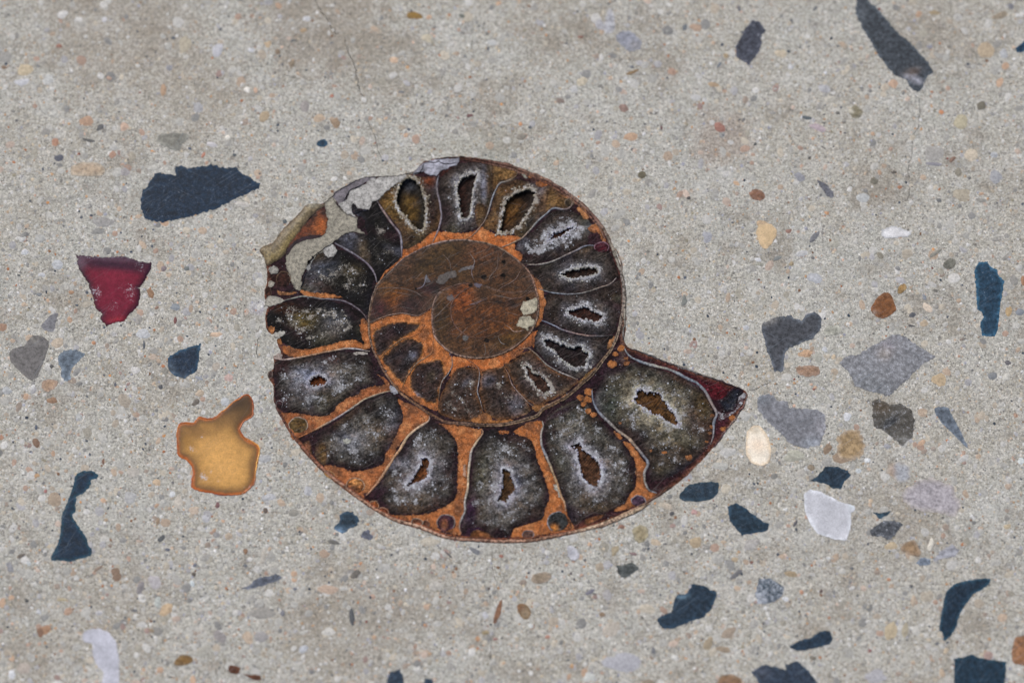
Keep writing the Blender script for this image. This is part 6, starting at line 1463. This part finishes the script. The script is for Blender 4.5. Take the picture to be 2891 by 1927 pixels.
    ('T8', 1710, 940, 42, 16, -28, '625f74'), ('T8', 2100, 1060, 60, 40, 0, 'bcb09a'), ('T8', 1852, 1195, 66, 58, 0, 'b3a898'), ('T8', 1930, 1420, 140, 80, 0, 'a5a4ac'), ('T8', 1705, 1525, 40, 36, 0, 'c2c4bc'), ('T8', 940, 1265, 20, 20, 0, 'b5804e'),
    ('T8', 990, 1222, 30, 20, 0, '8a774c'), ('T8', 2147, 1345, 20, 26, 0, '62656c'), ('T8', 610, 600, 75, 30, 0, 'b3a995'), ('T8', 2275, 400, 18, 18, -45, '38383e'), ('T8', 1928, 492, 26, 16, 10, '7c4a32'), ('T8', 1588, 1450, 16, 18, 0, 'bb8e58'),
    ('T8', 440, 925, 12, 14, 0, 'dedee0'), ('T8', 645, 900, 60, 40, 0, 'b6b0a4'), ('T8', 1795, 1098, 22, 18, 0, '8a6c4c'), ('T8', 2295, 1392, 30, 18, 10, 'd0cec6'), ('T8', 1305, 1175, 20, 18, 0, 'd0d2cc'), ('T8', 2010, 680, 30, 10, 15, '7a5a5c'), ('T8', 990, 1100, 24, 26, 0, 'b5b4b8'),
    ('T8', 1417, 1248, 20, 15, 0, 'a87058'), ('T8', 1058, 1265, 20, 12, 0, 'a06c62'), ('T8', 1835, 960, 40, 44, 20, '9e9a98'), ('T8', 1580, 815, 10, 9, 20, '40303c'), ('T8', 2165, 600, 44, 26, 10, 'b09c80'), ('T8', 2110, 1565, 40, 24, 0, '84725c'),
    ('T9', 1105, 10, 80, 40, 0, '94795c'), ('T9', 765, 20, 75, 40, 0, 'a8a592'), ('T9', 1272, 35, 24, 18, 0, 'd2d4d4'), ('T9', 1212, 108, 20, 20, 0, 'b8c0c0'), ('T9', 95, 600, 44, 45, 0, 'a8916c'), ('T9', 815, 120, 32, 32, 0, 'b2aca0'),
    ('T9', 160, 115, 22, 28, 0, 'b8b4a6'), ('T9', 260, 75, 55, 34, 0, 'a5a39a'), ('T9', 630, 145, 28, 24, 0, '74726c'), ('T9', 885, 90, 26, 26, 30, '7c6a50'), ('T9', 80, 395, 26, 20, 0, 'bd8f88'), ('T9', 710, 373, 16, 14, 0, 'dcdcd8'),
    ('T9', 1710, 610, 20, 46, 15, 'd2cab8'), ('T9', 1435, 625, 46, 30, -15, 'b8a27c'), ('T9', 2235, 490, 30, 20, 0, 'b09c78'), ('T9', 2265, 525, 16, 12, 0, 'd0ceca'), ('T9', 1420, 855, 15, 14, 0, 'b07448'), ('T9', 820, 942, 15, 15, 0, 'bb8460'),
    ('T9', 955, 935, 15, 11, -45, '441f24'), ('T9', 745, 815, 52, 22, 5, '9a835c'), ('T9', 370, 820, 50, 20, -35, '54545a'), ('T9', 712, 990, 28, 18, 0, 'd2d4d6'), ('T9', 315, 1225, 75, 30, -30, '93806a'), ('T9', 180, 1290, 32, 62, 30, '9a8868'),
    ('T9', 280, 1335, 54, 26, 10, '917c60'), ('T9', 1432, 1215, 52, 72, 0, 'ad9a76'), ('T9', 1532, 1210, 26, 62, 0, 'a09478'), ('T9', 1590, 1005, 24, 40, 10, 'bda78c'), ('T9', 1680, 970, 50, 55, 0, 'ada18c'), ('T9', 1815, 1345, 22, 26, 0, 'bfa98a'),
    ('T9', 1790, 1500, 18, 40, -10, 'b99f80'), ('T9', 895, 1395, 30, 15, 10, '6c6455'), ('T9', 1290, 1345, 14, 13, 0, '7c3438'), ('T9', 1340, 1520, 90, 50, -10, 'a4a2a6'), ('T9', 775, 470, 26, 12, -60, '44424e'), ('T9', 1295, 315, 17, 15, 0, 'c8ae8c'),
    ('T9', 2245, 215, 30, 26, 0, 'b09880'), ('T9', 2330, 40, 26, 26, 0, 'd0d6d2'), ('T9', 360, 720, 26, 20, 0, 'a8926e'), ('T9', 1165, 778, 14, 11, 0, '4c525a'), ('T9', 1005, 708, 14, 12, 0, 'd8d8d4'), ('T9', 470, 610, 60, 40, -20, 'a5a09a'), ('T9', 300, 230, 40, 36, 0, 'b5aa94'),
    ('T9', 280, 600, 20, 18, 0, 'b9a184'), ('T9', 475, 738, 14, 10, -30, '7c4030'), ('T9', 2240, 1210, 0, 0, 0, 'a0a0a0'), ('T9', 1750, 1295, 14, 12, -50, '50545c'),
]


def blob_mesh(cx_, cy_, rx, ry, ang, hexcol, n=10, zt=.022, jag=.21, colour=None):
    """a low domed stone with an uneven outline, in photo px"""
    a = np.linspace(0, 2 * math.pi, n, endpoint=False) + rng.uniform(-.15, .15, n)
    r = 1 + rng.normal(0, jag, n)
    r = .6 * r + .2 * np.roll(r, 1) + .2 * np.roll(r, -1)
    ca, sa = math.cos(ang), math.sin(ang)
    ux, uy = np.cos(a) * rx * r, np.sin(a) * ry * r
    o = np.stack([cx_ + ux * ca - uy * sa, cy_ + ux * sa + uy * ca], 1)
    i = np.array([cx_, cy_]) + (o - np.array([cx_, cy_])) * .8
    allp = np.concatenate([o, i, [[cx_, cy_]]])
    w = P(allp)
    z = np.concatenate([np.full(n, -.02), np.full(n, zt), [zt * 1.15]]) * MM
    V = np.concatenate([w, z[:, None]], 1)
    F = []
    for t in range(n):
        u = (t + 1) % n
        F.append([t, n + t, n + u, u])
        F.append([n + t, 2 * n, n + u])
    return V, F


def ok_free(pts):
    return ~inside(pts, OUT_S)


def add_pebble(x, y, rx, ry, ang, c):
    c = c * .84 + lin('a8a498') * .16
    V, F = blob_mesh(x, y, rx, ry, ang, None, n=14, zt=rng.uniform(.018, .026))
    bright = 1 + rng.normal(0, .05)
    c = c.mean() + (c - c.mean()) * (.85 if c[0] >= c[2] else .6)
    col = np.tile(np.clip(c * bright, 0, .92), (len(V), 1))
    col = col * (1 + rng.normal(0, .06, (len(V), 1)))
    make_mesh('pebble', V, F, M_PEB, slab_o, np.clip(col, 0, .95))


npeb = 0
for (t, x, y, rx, ry, ang, hx) in PEB:
    if rx == 0:
        continue
    s = TL[t][2]
    q = T(t, [x, y])[0]
    add_pebble(q[0], q[1], rx / s, ry / s, math.radians(ang), lin(hx))
    npeb += 1
PAL = [('b9b7b0', 14), ('c9c7c2', 10), ('d6d4d0', 4), ('a3a29c', 14), ('8f8e8a', 8), ('bcae96', 10), ('a8957c', 7), ('b08d6a', 5), ('a06c4a', 3),
       ('7a5a42', 2), ('6b6a68', 4), ('4c525a', 4), ('2f3a46', 3), ('c4a590', 3), ('8d8672', 5), ('9c9ca4', 7), ('7c4038', .6), ('c08a58', 1.4)]
pal = np.array([lin(h) for h, _ in PAL])
pw = np.array([w for _, w in PAL])
pw = pw / pw.sum()


def density(p):
    """more coarse sand towards the lower left, finer upper right"""
    x, y = p[:, 0] / W_PX, p[:, 1] / H_PX
    d = .35 + .55 * np.clip(1.15 - x, 0, 1) * np.clip(y + .1, 0, 1) + .12 * np.clip(y, 0, 1)
    return np.clip(d, .1, 1)


# remaining slab pebbles up to 300, then the rest as countless sand
while npeb < 298:
    q = np.array([[rng.uniform(0, W_PX), rng.uniform(0, H_PX)]])
    if not ok_free(q)[0] or rng.uniform() > density(q)[0]:
        continue
    r = rng.uniform(9, 15)
    add_pebble(q[0, 0], q[0, 1], r, r * rng.uniform(.6, 1), rng.uniform(0, 3.1), pal[rng.choice(len(pal), p=pw)])
    npeb += 1
VV, FF, CC = [], [], []
nb = 0
cand = np.stack([rng.uniform(-500, W_PX + 500, 36000), rng.uniform(-400, H_PX + 400, 36000)], 1)
cand = cand[ok_free(cand)]
cand = cand[rng.uniform(0, 1, len(cand)) < density(cand)]
for q in cand:
    r = 2.8 + rng.exponential(3.4)
    r = min(r, 17)
    V, F = blob_mesh(q[0], q[1], r, r * rng.uniform(.55, 1), rng.uniform(0, 3.1), None, n=6 if r < 6 else 8, zt=rng.uniform(.006, .014), jag=.2)
    VV.append(V)
    FF += [[i + nb for i in f] for f in F]
    c = pal[rng.choice(len(pal), p=pw)]
    if r > 6:
        c = c * .5 + lin('aaa69c') * .5
    CC.append(np.tile(np.clip(c * rng.uniform(.85, 1.12), 0, .95), (len(V), 1)))
    nb += len(V)
make_mesh('sand_grains', np.concatenate(VV), FF, M_PEB, slab_o, np.concatenate(CC), kind='stuff')

# smooth cement skin left along the fossil's left side -------------------------------------------
skin = rough(smooth_closed(T('C', [-60, 250, 40, 150, 150, 190, 200, 330, 180, 480, 180, 640, 240, 730, 310, 790, 300, 900, 240, 1000, 220, 1150, 250, 1330, 150, 1300, 20, 1150, -40, 1000, -80, 800, -120, 560]), 6), 5, 26, 3)
print('objects', len(bpy.data.objects), 'chips+pebbles', npeb)
